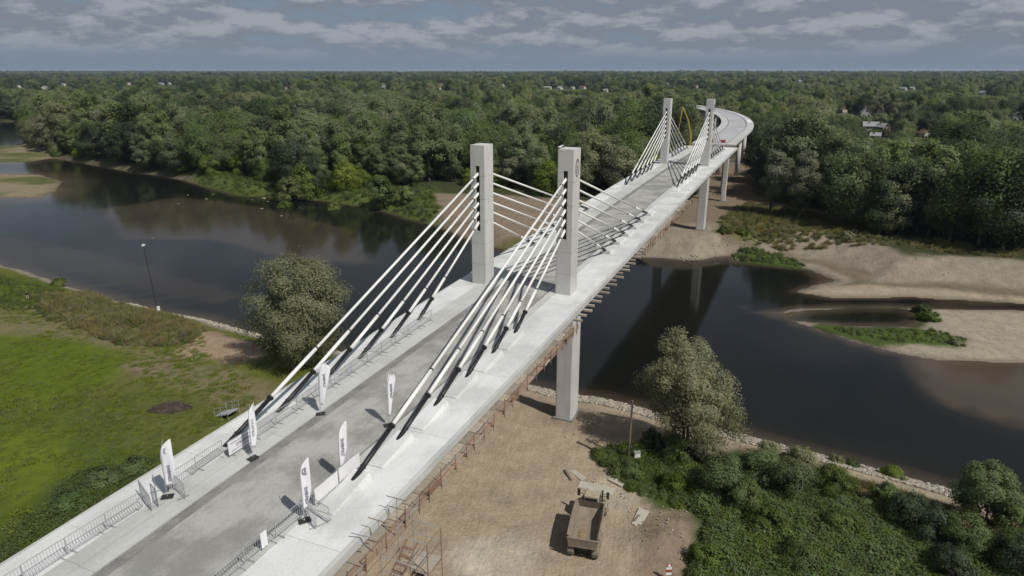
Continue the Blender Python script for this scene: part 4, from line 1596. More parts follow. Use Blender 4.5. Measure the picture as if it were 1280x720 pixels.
# galvanised stair frame left of the bridge
x, y, z = on(285, 520)
r = empty('steel_stair_rail', (x, y, z), R(-25))
tag(r, 'small pale steel stair railing standing in the grass left of the bridge', 'railing')
for sy in (-.9, .9):
    mb = MB()
    for xx in (-1.2, -.1, 1.0):
        mb.tube((xx, sy, 0), (xx, sy, 1.1 + .35 * (xx + 1.2)), .035, n=6)
    mb.tube((-1.2, sy, 1.1), (1.0, sy, 1.87), .035, n=6)
    mb.tube((-1.2, sy, .6), (1.0, sy, 1.37), .03, n=6)
    mb.build('handrail', M['galv'], r)
for k in range(5):
    MB().box(-1.2 + k * .45, -.88, .12 + k * .16, -.82 + k * .45, .88, .16 + k * .16).build('tread', M['galv'], r)

# someone standing on the left meadow path, dark jacket and pale trousers
def person(px, py, label, rz):
    x, y, z = on(px, py)
    r = empty('person', (x, y, z), rz)
    tag(r, label, 'person')
    J = [(0, 0, .98), (0, .01, 1.2), (0, .0, 1.42), (0, .0, 1.53), (0, .03, 1.66), (0, .02, 1.75),
         (-.11, 0, .92), (-.13, .02, .5), (-.14, -.02, .08), (-.15, .14, .03), (.11, 0, .92), (.13, .05, .5), (.15, .04, .08), (.16, .2, .03),
         (-.19, 0, 1.42), (-.27, -.02, 1.15), (-.24, .12, .92), (.19, 0, 1.42), (.27, -.02, 1.15), (.25, .1, .92)]
    E = [(0, 1), (1, 2), (2, 3), (3, 4), (4, 5), (0, 6), (6, 7), (7, 8), (8, 9), (0, 10), (10, 11), (11, 12), (12, 13), (2, 14), (14, 15), (15, 16), (2, 17), (17, 18), (18, 19)]
    RD = [.15, .15, .14, .055, .095, .08, .1, .075, .055, .045, .1, .075, .055, .045, .07, .055, .045, .07, .055, .045]
    me = bpy.data.meshes.new('body')
    me.from_pydata(J, E, [])
    o = bpy.data.objects.new('body', me)
    COL.objects.link(o)
    sk = o.modifiers.new('skin', 'SKIN')
    for sv, q in zip(me.skin_vertices[0].data, RD):
        sv.radius = (q, q * .8)
    me.skin_vertices[0].data[0].use_root = True
    o.modifiers.new('sub', 'SUBSURF').levels = 2
    bpy.context.view_layer.update()
    m2 = bpy.data.meshes.new_from_object(o.evaluated_get(bpy.context.evaluated_depsgraph_get()))
    bpy.data.objects.remove(o)
    m2.materials.clear()
    cloth = [simple('pale_trousers', (.34, .32, .29), .9), simple('dark_jacket', (.02, .02, .025), .9), simple('skin_tone', (.42, .27, .2), .6), simple('dark_hair', (.03, .025, .02), .8)]
    for c_ in cloth:
        m2.materials.append(c_)
    for p in m2.polygons:
        c_ = p.center
        p.material_index = 3 if c_.z > 1.70 or (c_.z > 1.6 and c_.y < .0) else 2 if c_.z > 1.5 or (abs(c_.x) > .2 and c_.z < .97 and c_.z > .8) else 1 if c_.z > .95 else 0
        p.use_smooth = True
    link('body', m2, None, r)


person(35, 375, 'person in a dark top and pale trousers standing far off on the left meadow path', R(200))

# heap of dead brushwood in the meadow
x, y, z = on(212, 512)
mb = MB()
for i in range(900):
    a = random.uniform(0, 6.28)
    q = random.random() ** .5
    p = Vector((q * 2.6 * math.cos(a), q * 1.1 * math.sin(a), (1 - q * q) * random.uniform(.2, 1.15)))
    d = Vector((random.uniform(-1, 1), random.uniform(-1, 1), random.uniform(-.3, .5))) * random.uniform(.3, .8)
    mb.tube(p, p + d, random.uniform(.012, .04), .006, 4, False)
V = []
for i in range(7):
    for j in range(14):
        a = 2 * math.pi * j / 14
        q = i / 6
        V.append((q * 2.5 * math.cos(a), q * 1.05 * math.sin(a), (1 - q * q) * .8 * (0.8 + .3 * random.random()) - .05))
mb.add(V, [(i * 14 + j, i * 14 + (j + 1) % 14, (i + 1) * 14 + (j + 1) % 14, (i + 1) * 14 + j) for i in range(6) for j in range(14)])
o = link('brushwood_heap', mb.mesh('brushwood_heap', M['twig'], fix=False), None, None, (x, y, z))
o.rotation_euler = (0, 0, R(12))
tag(o, 'dark heap of dead brushwood lying in the left meadow', 'brush heap')

# ------------------------------------------------------------------ far end of the bridge: pump boom, loads on the viaduct
c = bp(216, -9.6)
r = empty('concrete_pump', (c.x, c.y, hz(c.x, c.y)), -BRG_TH)
tag(r, 'truck-mounted concrete pump with its tall yellow folding boom raised left of the far deck', 'concrete pump')
MB().box(-1.25, -4, .9, 1.25, 3.2, 1.9).build('truck_body', M['yellow'], r, bevel=.05)
MB().box(-1.25, 3.3, .8, 1.25, 5.4, 3.2).build('cab', M['white'], r, bevel=.12)
wme = MB().tube((-.2, 0, 0), (.2, 0, 0), .52, n=14).mesh('wheel', M['tyre'])
for sx in (-1.1, 1.1):
    for yy in (-2.9, -1.4, 4.3):
        link('wheel', wme, None, r, (sx, yy, .52))
pts = [Vector((0, 1.5, 2)), Vector((0.4, 1.0, 17.0)), Vector((-.9, .2, 22.5)), Vector((-2.9, 0, 26.5))]
for i in range(3):
    MB().bar(pts[i], pts[i + 1], .48 - .1 * i, .48 - .1 * i).build('boom_section', M['yellow'], r)
mb = MB().path([pts[3], pts[3] + Vector((-.3, 0, -3)), pts[3] + Vector((-.9, 0, -9))], [.14, .11, .09], 8)
mb.build('end_hose', M['yellow'], r)

for (s, u, sx, sy, sz, mat, lab) in ((208, -1.2, 1.0, 1.4, 1.0, 'red', 'red material bundle on the viaduct start, left of the pair'), (208.5, 2.2, 1.5, 1.2, .8, 'red', 'wider red material bundle on the viaduct start, right of the pair')):
    p = bp(s, u, 0)
    r = empty('material_bundle', p, -BRG_TH)
    tag(r, lab, 'bundle')
    for k in range(4):
        MB().box(-sx / 2, -sy / 2, .14 + k * sz / 4, sx / 2, sy / 2, .14 + (k + 1) * sz / 4 - .05).build('layer', M['red'], r)
    for xx in (-sx * .35, sx * .35):
        MB().box(xx - .07, -sy / 2, 0.002, xx + .07, sy / 2, .14).build('bearer', M['plank'], r)
for (s, u, lw, ww, lab) in ((300, 5.2, 20, 1.8, 'long white sheet spread along the right edge of the far viaduct'),):
    m = MB()
    sweep(m, s, s + lw, rect(u - ww / 2, u + ww / 2, .125, .28), 2)
    tag(m.build('tarpaulin', M['white']), lab, 'tarpaulin')


# ------------------------------------------------------------------ houses and masts in the country beyond
def house(x, y, w_, l_, h_, rz, wall, roof, label, group=None, rich=True, pitch=.75):
    z = hz(x, y)
    r = empty('house', (x, y, z), rz)
    tag(r, label, 'house', group)
    g = w_ / 2 * pitch
    mb = MB()
    mb.prism([(-w_ / 2, -.5), (w_ / 2, -.5), (w_ / 2, h_), (0, h_ + g), (-w_ / 2, h_)], 1, -l_ / 2, l_ / 2)
    mb.build('wall', wall, r)
    rf = None
    for sx in (-1, 1):
        mb = MB()
        e_ = 0.5
        mb.hexa([(0, -l_ / 2 - e_, h_ + g + .05), (sx * (w_ / 2 + e_), -l_ / 2 - e_, h_ - e_ * pitch + .05), (sx * (w_ / 2 + e_), l_ / 2 + e_, h_ - e_ * pitch + .05), (0, l_ / 2 + e_, h_ + g + .05),
                 (0, -l_ / 2 - e_, h_ + g + .27), (sx * (w_ / 2 + e_), -l_ / 2 - e_, h_ - e_ * pitch + .27), (sx * (w_ / 2 + e_), l_ / 2 + e_, h_ - e_ * pitch + .27), (0, l_ / 2 + e_, h_ + g + .27)])
        rf = mb.build('roof', roof, r)
    if rich:
        MB().box(-w_ * .2 - .3, l_ * .1, h_ + g * .5, -w_ * .2 + .3, l_ * .1 + .6, h_ + g + .8).build('chimney', M['roofred'], rf)
        for (xx, zz) in ((-w_ * .25, h_ * .35), (w_ * .25, h_ * .35), (0, h_ + g * .12)):
            MB().box(xx - .55, -l_ / 2 - .03, zz, xx + .55, -l_ / 2 + .04, zz + 1.3).build('window', M['glass'], r)
        MB().box(-.5, -l_ / 2 - .03, 0, .5, -l_ / 2 + .04, 2.1).build('door', M['wood'], r)
        for yy in (-l_ * .28, l_ * .2):
            for sx in (-1, 1):
                MB().box(sx * w_ / 2 - .04, yy - .6, h_ * .35, sx * w_ / 2 + .04, yy + .6, h_ * .35 + 1.3).build('window', M['glass'], r)
    return r


HOUSES = []


def hpx(px, py, **kw):
    x, y = G(px, py, 3.0)
    HOUSES.append((x, y))
    return x, y


NH = []
x, y = hpx(1081, 149)
house(x, y, 7.5, 9, 4.6, R(-20), M['wall'], M['roofgrey'], 'white gabled house standing in the clearing in the right woods', pitch=1.2)
x, y = hpx(1100, 145)
house(x, y, 4.5, 5, 4.5, R(-30), M['wall'], M['roofred'], 'small white house just right of the gabled house in the right woods')
x, y = hpx(1087, 165)
house(x, y, 6.5, 9, 3.0, R(70), M['wall'], M['roofgrey'], 'low house with a wide grey roof below the gabled house')
x, y = hpx(1102, 166)
house(x, y, 6, 6.5, 2.8, R(20), M['wood'], M['roofgrey'], 'dark shed with a pale roof beside the low grey-roofed house')
x, y = hpx(1093, 178)
house(x, y, 4, 5, 2.8, R(60), M['white'], M['roofgrey'], 'small bright outbuilding in front of the low house in the right clearing')
x, y = hpx(1053, 146)
house(x, y, 4.5, 5, 5, R(10), M['wall'], M['roofred'], 'lone white house peeping over trees left of the right-hand hamlet')
x, y = hpx(1154, 178)
house(x, y, 4, 5, 4.2, R(10), M['wall'], M['roofred'], 'small white house among trees right of the hamlet clearing')
x, y = hpx(1270, 155)
house(x, y, 6, 7, 5.5, R(-30), M['wall'], M['roofgrey'], 'pale house at the right edge of the frame among trees')
FARH = [(161, 107), (201, 107), (212, 106.5), (24, 110.5), (56, 112.5), (549, 113), (628, 108.5), (684, 113), (700, 113.5), (716, 113), (728, 112.5), (757, 117), (1228, 121), (1127, 114.5), (1140, 114), (357, 112.5), (480, 112), (835, 108), (1000, 104), (80, 108), (870, 112)]
RANK = {k: i for i, k in enumerate(sorted(range(len(FARH)), key=lambda q: FARH[q][0]))}
for k, (px, py) in enumerate(FARH):
    x, y = hpx(px, py)
    d = math.hypot(x, y)
    sc_ = 1.0 + min(.7, d / 4500)
    house(x, y, (4.5 + 2 * (k % 4 == 0)) * sc_, (6 + 7 * (k % 3 == 1)) * sc_, 3.6 * sc_, R(random.uniform(20, 70)), M['wall'], M['roofred'] if k % 5 == 0 else M['roofgrey'], '%s from the left among the tiny pale houses scattered towards the horizon' % ORD[RANK[k]], 'far-off houses towards the horizon', False)
for (px, py, ht, lab) in ((1175, 101, 46, 'faint lattice power mast on the right skyline'), (930, 103, 42, 'faint lattice power mast on the skyline right of the far pylons'), (893, 103, 42, 'faint lattice power mast on the skyline just above the far pylons')):
    x, y = G(px, py, 3)
    r = empty('power_mast', (x, y, hz(x, y)), R(25))
    tag(r, lab, 'power mast')
    mb = MB()
    for sx in (-1, 1):
        for sy in (-1, 1):
            mb.tube((sx * 3, sy * 3, 0), (sx * .5, sy * .5, ht), .22, n=4)
    for k in range(9):
        q0, q1 = k / 9, (k + 1) / 9
        w0, w1 = 3 - 2.5 * q0, 3 - 2.5 * q1
        for sx, sy, tx, ty in ((-1, -1, 1, -1), (1, -1, 1, 1), (1, 1, -1, 1), (-1, 1, -1, -1)):
            mb.tube((sx * w0, sy * w0, ht * q0), (tx * w1, ty * w1, ht * q1), .12, n=4)
    mb.build('lattice', M['galv'], r)
    for zz, ww in ((ht * .72, 7), (ht * .84, 5.5), (ht * .95, 4)):
        MB().bar((-ww, 0, zz), (ww, 0, zz), .4, .5).build('cross_arm', M['galv'], r)

# ------------------------------------------------------------------ foliage
def leaves_at(C, Nrm, size, rg, asp=1.7):
    """diamond leaf clumps at points C facing roughly Nrm -> verts, quads"""
    n = len(C)
    nn = Nrm + rg.normal(0, 0.55, (n, 3))
    nn /= np.linalg.norm(nn, axis=1)[:, None] + 1e-9
    t = np.cross(nn, rg.normal(0, 1, (n, 3)))
    t /= np.linalg.norm(t, axis=1)[:, None] + 1e-9
    b_ = np.cross(nn, t)
    s = size * rg.uniform(0.55, 1.35, (n, 1))
    fold = nn * s * rg.uniform(-.25, .25, (n, 1))
    V = np.stack([C - t * s * asp / 2, C - b_ * s * 0.5 + fold, C + t * s * asp / 2, C + b_ * s * 0.5 + fold], 1).reshape(-1, 3)
    F = np.arange(n * 4).reshape(n, 4)
    S_ = Nrm / (np.linalg.norm(Nrm, axis=1)[:, None] + 1e-9)
    return V, F, np.repeat(S_, 4, 0)


def sprays(me, S_):
    a = me.attributes.new('spray', 'FLOAT_VECTOR', 'POINT')
    a.data.foreach_set('vector', np.asarray(S_, np.float32).ravel())
    return me


def crown_points(rg, nl, nleaf, r, z0, z1, shape, lobe=(.26, .42), inner=.12, lean=(0, 0), ragged=0.0):
    """lobed crown: returns points and outward normals plus the lobe centres"""
    lobes = []
    for i in range(nl):
        t = rg.uniform(0.04, 0.97)
        if shape == 'round':
            env = max(0.05, 1 - (2 * t - 1) ** 2) ** .5
        elif shape == 'tall':
            env = min(1.0, (t / .25) ** .6) * max(0.05, 1 - ((t - .25) / .78) ** 2) ** .5 if t > .25 else (t / .25) ** .5
        elif shape == 'bush':
            env = max(0.05, 1 - t ** 2.2) ** .5
        else:                                        # cone
            env = max(.06, 1 - t) ** .8
        a = rg.uniform(0, 2 * np.pi)
        q = rg.uniform(.35, .86) ** .7 * env * r * rg.uniform(1 - ragged, 1 + ragged * .6)
        lr = r * rg.uniform(*lobe) * (0.55 + .45 * env)
        c = np.array([q * np.cos(a) + lean[0] * t, q * np.sin(a) + lean[1] * t, z0 + (z1 - z0) * t * (1 + ragged * rg.uniform(-.12, .10))])
        lobes.append((c, lr))
    wts = np.array([l[1] ** 2 for l in lobes])
    wts /= wts.sum()
    P, Q = [], []
    for (c, lr), wt_ in zip(lobes, wts):
        k = max(4, int(nleaf * (1 - inner) * wt_))
        d = rg.normal(0, 1, (k, 3))
        d[:, 2] += .35
        d /= np.linalg.norm(d, axis=1)[:, None]
        rad = lr * rg.uniform(.25, 1.3, (k, 1)) ** .7
        p = c + d * rad * np.array([1, 1, .85])
        P.append(p)
        Q.append(d + np.array([0, 0, .25]))
    k = int(nleaf * inner)
    sel = rg.integers(0, nl, k)
    base = np.array([lobes[i][0] for i in sel])
    mid = np.array([lean[0] * .4, lean[1] * .4, (z0 + z1) / 2])
    p = base + (mid - base) * rg.uniform(0, .8, (k, 1)) + rg.normal(0, r * .12, (k, 3))
    P.append(p)
    Q.append(rg.normal(0, 1, (k, 3)) + np.array([0, 0, .5]))
    return np.concatenate(P), np.concatenate(Q), lobes


def trunk_mesh(name, lobes, z0, rad, rg, lean=(0, 0), nlimb=6, stems=1):
    mb = MB()
    for st in range(stems):
        ox, oy = (0, 0) if stems == 1 else (rg.uniform(-.6, .6), rg.uniform(-.6, .6))
        top = np.mean([l[0] for l in lobes], 0)
        pts = [Vector((ox, oy, -.4)), Vector((ox * 1.2 + rg.uniform(-.1, .1), oy * 1.2, z0 * .6 + .2)), Vector((ox + lean[0] * .3, oy + lean[1] * .3, z0 + (top[2] - z0) * .5)), Vector((float(top[0]) + ox * 2, float(top[1]) + oy * 2, float(top[2])))]
        k = rad / math.sqrt(stems)
        mb.path(pts, [k * 1.25, k, k * .75, k * .4], 8)
        for i in rg.choice(len(lobes), min(nlimb, len(lobes)), replace=False):
            c = Vector(tuple(float(q) for q in lobes[i][0]))
            b0 = pts[1].lerp(pts[3], float(rg.uniform(.15, .8)))
            mid = b0.lerp(c, .5) + Vector((0, 0, -.1 * (c - b0).length))
            mb.path([b0, mid, c], [k * .42, k * .28, k * .08], 6)
    return mb.mesh(name, M['bark'], True, fix=False)


def make_tree(seed, mat, h, r, nleaf, leaf, shape='round', base=.14, nl=26, trunk=.28, lean=(0, 0), stems=1, lobe=(.26, .42), ragged=.15, asp=1.7, inner=.12, slope=0.0):
    rg = np.random.default_rng(seed)
    P, Q, lobes = crown_points(rg, nl, nleaf, r, h * base, h * .93, shape, lobe, inner, lean, ragged)
    if slope:
        dz = slope * np.maximum(P[:, 0], -r * .3) * (P[:, 2] / h)
        P[:, 2] -= dz
        lobes = [(np.array([c_[0], c_[1], c_[2] - slope * max(c_[0], -r * .3) * c_[2] / h]), q_) for c_, q_ in lobes]
    # sprays face away from their lobe and a little away from the whole crown
    ctr = np.array([lean[0] * .4, lean[1] * .4, h * .42])
    out = P - ctr
    out /= np.linalg.norm(out, axis=1)[:, None] + 1e-9
    Q = .55 * Q / (np.linalg.norm(Q, axis=1)[:, None] + 1e-9) + 1.0 * out
    V, F, SV = leaves_at(P, Q, leaf, rg, asp)
    V[:, 2] = np.maximum(V[:, 2], 0.05)
    return sprays(mesh_arrays('crown', V, F, mat), SV), trunk_mesh('trunk', lobes, h * base, trunk, rg, lean, 7, stems)


# kinds of woodland tree: (leaf material, height, radius, shape)
KINDS = [
    ('grey', 'grey_willow', 17.5, 5.2, 'tall', 'lf_grey'),
    ('green', 'broadleaf_tree', 15, 6.2, 'round', 'lf_green'),
    ('pale', 'pale_poplar', 18, 4.2, 'tall', 'lf_pale'),
    ('yellow', 'yellow_willow', 9.5, 4.8, 'bush', 'lf_yellow'),
    ('dark', 'dark_alder', 16, 5.6, 'round', 'lf_dark'),
    ('olive', 'olive_tree', 15.5, 4.8, 'tall', 'lf_olive'),
]
PROTO = []
PCOL = bpy.data.collections.new('woodland_kinds')
for k, (kn, nm, h, r_, shp, mt) in enumerate(KINDS):
    for v in range(2):
        cr, tk = make_tree(100 + k * 7 + v, M[mt], h, r_, 8500, .28, shp, .10 if shp != 'bush' else .02, 34 + 10 * v, .26, lobe=(.24, .42), ragged=.3, inner=.25)
        PROTO.append((cr, tk))
        o = bpy.data.objects.new('kind_%02d' % len(PROTO), cr)
        PCOL.objects.link(o)


def scatter(name, pcol, P, rot, scl, idx):
    me = bpy.data.meshes.new(name)
    me.vertices.add(len(P))
    me.vertices.foreach_set('co', np.asarray(P, np.float32).ravel())
    a = me.attributes.new('rot', 'FLOAT', 'POINT')
    a.data.foreach_set('value', np.asarray(rot, np.float32))
    a = me.attributes.new('scl', 'FLOAT_VECTOR', 'POINT')
    a.data.foreach_set('vector', np.asarray(scl, np.float32).ravel())
    a = me.attributes.new('idx', 'INT', 'POINT')
    a.data.foreach_set('value', np.asarray(idx, np.int32))
    o = link(name, me)
    g = bpy.data.node_groups.new(name, 'GeometryNodeTree')
    g.interface.new_socket('Geometry', in_out='INPUT', socket_type='NodeSocketGeometry')
    g.interface.new_socket('Geometry', in_out='OUTPUT', socket_type='NodeSocketGeometry')
    gi = N(g, 'NodeGroupInput')
    go = N(g, 'NodeGroupOutput')
    ip = N(g, 'GeometryNodeInstanceOnPoints')
    ci = N(g, 'GeometryNodeCollectionInfo')
    ci.inputs['Collection'].default_value = pcol
    ci.inputs['Separate Children'].default_value = True
    ci.inputs['Reset Children'].default_value = True

    def attr(nm, ty):
        q = N(g, 'GeometryNodeInputNamedAttribute', data_type=ty)
        q.inputs['Name'].default_value = nm
        return q.outputs['Attribute']
    cx = N(g, 'ShaderNodeCombineXYZ')
    L(g, attr('rot', 'FLOAT'), cx.inputs[2])
    er = N(g, 'FunctionNodeEulerToRotation')
    L(g, cx.outputs[0], er.inputs[0])
    L(g, gi.outputs[0], ip.inputs['Points'])
    L(g, ci.outputs[0], ip.inputs['Instance'])
    ip.inputs['Pick Instance'].default_value = True
    L(g, attr('idx', 'INT'), ip.inputs['Instance Index'])
    L(g, er.outputs[0], ip.inputs['Rotation'])
    L(g, attr('scl', 'FLOAT_VECTOR'), ip.inputs['Scale'])
    L(g, ip.outputs[0], go.inputs[0])
    md = o.modifiers.new('scatter', 'NODES')
    md.node_group = g
    return o


# ---- where the woods stand
WL = np.array([G(x, y, 2.5) for x, y in ((-200, 150), (33, 184), (60, 194), (120, 206), (165, 214), (228, 222), (240, 214), (330, 226), (380, 240), (420, 246), (440, 238), (520, 238), (545, 228))] + [bp(185, -16)[:2], bp(260, -14)[:2], bp(420, -12)[:2], bp(600, -14)[:2], (60, 40000), (-30000, 40000), (-30000, 1000)])
WR = np.array([bp(197, 22)[:2], G(938, 248, 3), G(985, 258, 3), G(1022, 270, 3), G(1040, 290, 3), G(1100, 303, 3), G(1200, 316, 3), G(1285, 326, 3), (200, 110), (30000, 2000), (30000, 40000), (60, 40000), bp(640, 18)[:2], bp(500, 14)[:2], bp(380, 16)[:2], bp(280, 12)[:2], bp(225, 14)[:2]])
TANH = 0.82


def woodpoints(d0, d1, step, seed):
    rg = np.random.default_rng(seed)
    n0 = int(d1 / step) + 2
    xs = np.arange(-int(TANH * d1 / step) - 2, int(TANH * d1 / step) + 3) * step
    ys = np.arange(0, n0) * step
    X, Y = np.meshgrid(xs, ys)
    X = X.ravel() + rg.uniform(-.46, .46, X.size) * step
    Y = Y.ravel() + rg.uniform(-.46, .46, Y.size) * step
    m_ = (Y > d0) & (Y <= d1) & (np.abs(X) < TANH * Y + 25)
    return X[m_], Y[m_]


allx, ally, allk = [], [], []
for d0, d1, st, bs in ((130, 420, 6.6, 1.0), (420, 1000, 8.4, 1.0), (1000, 2600, 12.5, 1.25), (2600, 8500, 30, 2.2)):
    X, Y = woodpoints(d0, d1, st, int(d0))
    allx.append(X)
    ally.append(Y)
    allk.append(np.full(len(X), bs))
X = np.concatenate(allx)
Y = np.concatenate(ally)
BS = np.concatenate(allk)
s1 = sdist(WL, X, Y) + (fbm(X, Y, 12, 2, 77) - .5) * 6
s2 = sdist(WR, X, Y) + (fbm(X, Y, 12, 2, 78) - .5) * 5
inl = s1 > 0
inr = s2 > 0
keep = (inl | inr) & ~fieldmask(X, Y)
hh, aN, aF, aI, aB = height(X, Y)
keep &= (aF > 1.5)
# gardens round the houses: only young trees and hedges stand between them and the river side
CAP = np.full(len(X), 99.0)
for (hx, hy) in HOUSES:
    d = math.hypot(hx, hy)
    ux, uy = hx / d, hy / d
    al = (X - hx) * ux + (Y - hy) * uy
    ac = np.abs(-(X - hx) * uy + (Y - hy) * ux)
    wd = 8 if d < 900 else 9 + d * .001
    keep &= ~((np.abs(al) < 14) & (ac < wd + 5))
    inz = (al < 0) & (ac < wd)
    CAP = np.where(inz, np.minimum(CAP, 2.4 + (-al) * 38.0 / d), CAP)
keep &= CAP > 3.2
X, Y, BS, hh, inl, s1, s2, CAP = X[keep], Y[keep], BS[keep], hh[keep], inl[keep], s1[keep], s2[keep], CAP[keep]
D = np.hypot(X, Y)
rg = np.random.default_rng(5)
n1 = fbm(X, Y, 60, 3, 81)
n2 = fbm(X, Y, 45, 3, 82)
u_ = rg.uniform(0, 1, len(X))
kd = np.where(n1 < .40, 1, np.where(n1 < .53, 0, 2))               # green / grey / pale patches
kd = np.where((n2 > .60) & (u_ < .8), 4, kd)
kd = np.where((n2 < .36) & (u_ < .6), 5, kd)
kd = np.where((u_ > .93), 4, kd)
upx0 = 640 + FPX * X / (Y * math.cos(PITCH) + 30 * math.sin(PITCH))
edgeL = inl & (s1 < 9) & (D < 430)
kd = np.where(edgeL & (rg.uniform(0, 1, len(X)) < .55), 3, kd)
kd = np.where((~inl) & (D < 420) & (u_ < .30), 1, kd)
kd = np.where((~inl) & (D < 420) & (u_ > .74), 4, kd)  # extra dark trees on the right bank stand in for cloud shade
kd = np.where((D > 600) & (fbm(X, Y, 240, 3, 85) > .52) & (u_ < .8), 4, kd)
hsc = (.50 + 1.05 * fbm(X, Y, 34, 3, 88)) * rg.uniform(.72, 1.28, len(X)) * BS ** .25
hsc = np.where((~inl) & (D < 330), hsc * 1.22, hsc)
hsc = np.where(edgeL, hsc * rg.uniform(.7, 1.15, len(X)), hsc)
hsc = np.where(inl & (D > 260) & (D < 1200), hsc * 1.12, hsc)
hsc = np.where((sdist(WR, X, Y) > 0) & (s2 < 16) & (D < 330) & (upx0 < 960), hsc * .55, hsc)
hsc = np.minimum(hsc, CAP / 18.5)
wsc = hsc ** .8 * rg.uniform(.85, 1.2, len(X)) * BS ** .75
rot = rg.uniform(0, 6.283, len(X))
var = rg.integers(0, 2, len(X))
# pixel positions decide which trees show largest
zc_ = Y * math.cos(PITCH) - (hh + 8 - CAMZ) * math.sin(PITCH)
upx = 640 + FPX * X / zc_
inview = (upx > -40) & (upx < 1320)
score = np.where(inview, hsc / D, 0)
pick = np.argsort(-score)[:285]
SEL = np.zeros(len(X), bool)
SEL[pick] = True
LAB = {
    0: ('grey_willow', 'grey-green willow', 'tree'), 1: ('broadleaf_tree', 'mid-green round tree', 'tree'), 2: ('pale_poplar', 'pale upright poplar', 'tree'),
    3: ('yellow_willow', 'yellow-green willow', 'tree'), 4: ('dark_alder', 'very dark tree', 'tree'), 5: ('olive_tree', 'olive upright tree', 'tree')}
SAME = {}
for i in pick:
    k = int(kd[i])
    nm, words, cat = LAB[k]
    cr, tk = PROTO[k * 2 + int(var[i])]
    o = empty(nm, (X[i], Y[i], hh[i] - .15), rot[i])
    o.scale = (wsc[i], wsc[i], hsc[i])
    side = 'left bank' if inl[i] else 'right bank'
    front = (s1[i] if inl[i] else s2[i]) < 9
    if inl[i]:
        spot = next(w_ for lim, w_ in ((110, 'behind the sandbars'), (210, 'left of grassy bank'), (330, 'above grassy bank'), (430, 'above bright willow clump'), (585, 'left of front pylons'), (715, 'between front pylons'), (9999, 'left of far pylons')) if upx[i] < lim)
    else:
        spot = next(w_ for lim, w_ in ((950, 'beside the viaduct'), (1030, 'behind silvery pair'), (1110, 'below the hamlet'), (1200, 'right of the hamlet'), (9999, 'near right frame edge')) if upx[i] < lim)
    big = 'tall' if hsc[i] > 1.12 else ('small' if hsc[i] < .8 else 'mid-sized')
    key = '%s %s %s %s woods, %s' % (big, words, 'fronting' if front else 'inside', side.split()[0], spot)
    tag(o, key, cat, ('%s, %s' % (words, spot))[:80])
    SAME.setdefault(key, []).append((upx[i], o))
    link('crown', cr, None, o)
    link('trunk', tk, None, o)
for key, lst in SAME.items():
    if 1 < len(lst) <= 30:
        for k, (_, o) in enumerate(sorted(lst, key=lambda q: q[0])):
            o['label'] = '%s, %s from left' % (key, ORD[k])
rest = ~SEL
o = scatter('woodland', PCOL, np.stack([X, Y, hh - .2], 1)[rest], rot[rest], np.stack([wsc, wsc, hsc], 1)[rest], (kd * 2 + var)[rest])
tag(o, 'dense mixed woodland covering the country to the horizon', 'woodland', kind='stuff')
print('trees', len(X))


# ---- trees and shrubs that stand alone near the camera
def tree_at(name, px, py, label, cat, seed, mat, h, r_, nleaf, leaf, z=2.4, **kw):
    x, y, zz = on(px, py, z)
    cr, tk = make_tree(seed, M[mat], h, r_, nleaf, leaf, **kw)
    o = empty(name, (x, y, zz - .1), 0)
    tag(o, label, cat)
    link('crown', cr, None, o)
    link('trunk', tk, None, o)
    return o


tree_at('willow_tree', 378, 455, 'big rounded olive-grey willow on the left bank beside the bridge', 'tree', 301, 'lf_olive', 16.6, 7.2, 68000, .135, shape='round', base=.03, nl=120, trunk=.4, stems=3, lobe=(.15, .28), ragged=.14, asp=2.3, inner=.2)
tree_at('willow_tree', 862, 566, 'tall feathery grey willow on the right bank in front of the dark water', 'tree', 302, 'lf_olive', 13.8, 5.4, 42000, .10, shape='tall', base=.10, nl=120, trunk=.33, stems=3, lobe=(.14, .28), ragged=.42, asp=2.8, inner=.2, lean=(-.9, 0), slope=.55)
tree_at('willow_tree', 1225, 652, 'small bright olive willow at the lower right water edge', 'tree', 303, 'lf_pale', 6.3, 2.9, 15000, .11, shape='round', base=.06, nl=40, trunk=.14, stems=2, lobe=(.18, .32), ragged=.2, asp=2.2)
tree_at('grey_willow', 962, 268, 'tall silvery tree left of the pair standing before the right bank woods', 'tree', 304, 'lf_silver', 19.0, 4.8, 16000, .24, z=3, shape='tall', base=.1, nl=30, trunk=.35, lobe=(.25, .42), ragged=.25, inner=.25)
tree_at('grey_willow', 998, 274, 'tall silvery tree right of the pair standing before the right bank woods', 'tree', 305, 'lf_silver', 19.5, 4.5, 16000, .24, z=3, shape='tall', base=.13, nl=30, trunk=.35, lobe=(.25, .42), ragged=.25, inner=.25)
tree_at('yellow_willow', 362, 240, 'bright yellow-green willow clump on the grassy left far bank', 'tree', 306, 'lf_yellow', 9.5, 5.6, 5000, .45, shape='bush', base=.02, nl=40, lobe=(.2, .34))
tree_at('broadleaf_tree', 477, 252, 'dark round tree standing alone on the far bank grass near the water', 'tree', 307, 'lf_green', 11.0, 4.2, 5000, .42, shape='round', base=.03, nl=40, lobe=(.2, .34))
tree_at('yellow_willow', 508, 254, 'small bright green bush right of the lone dark tree on the far bank', 'bush', 308, 'lf_yellow', 5.6, 2.6, 2500, .38, shape='bush', base=.02, nl=24)
tree_at('yellow_willow', 356, 247, 'low green bush at the waterline of the far left bank', 'bush', 309, 'lf_weed', 3.4, 3.0, 2200, .36, shape='bush', base=.02, nl=24)
tree_at('yellow_willow', 415, 250, 'small leafy bush on the far left bank grass', 'bush', 310, 'lf_weed', 4.2, 2.6, 2200, .36, shape='bush', base=.02, nl=24)

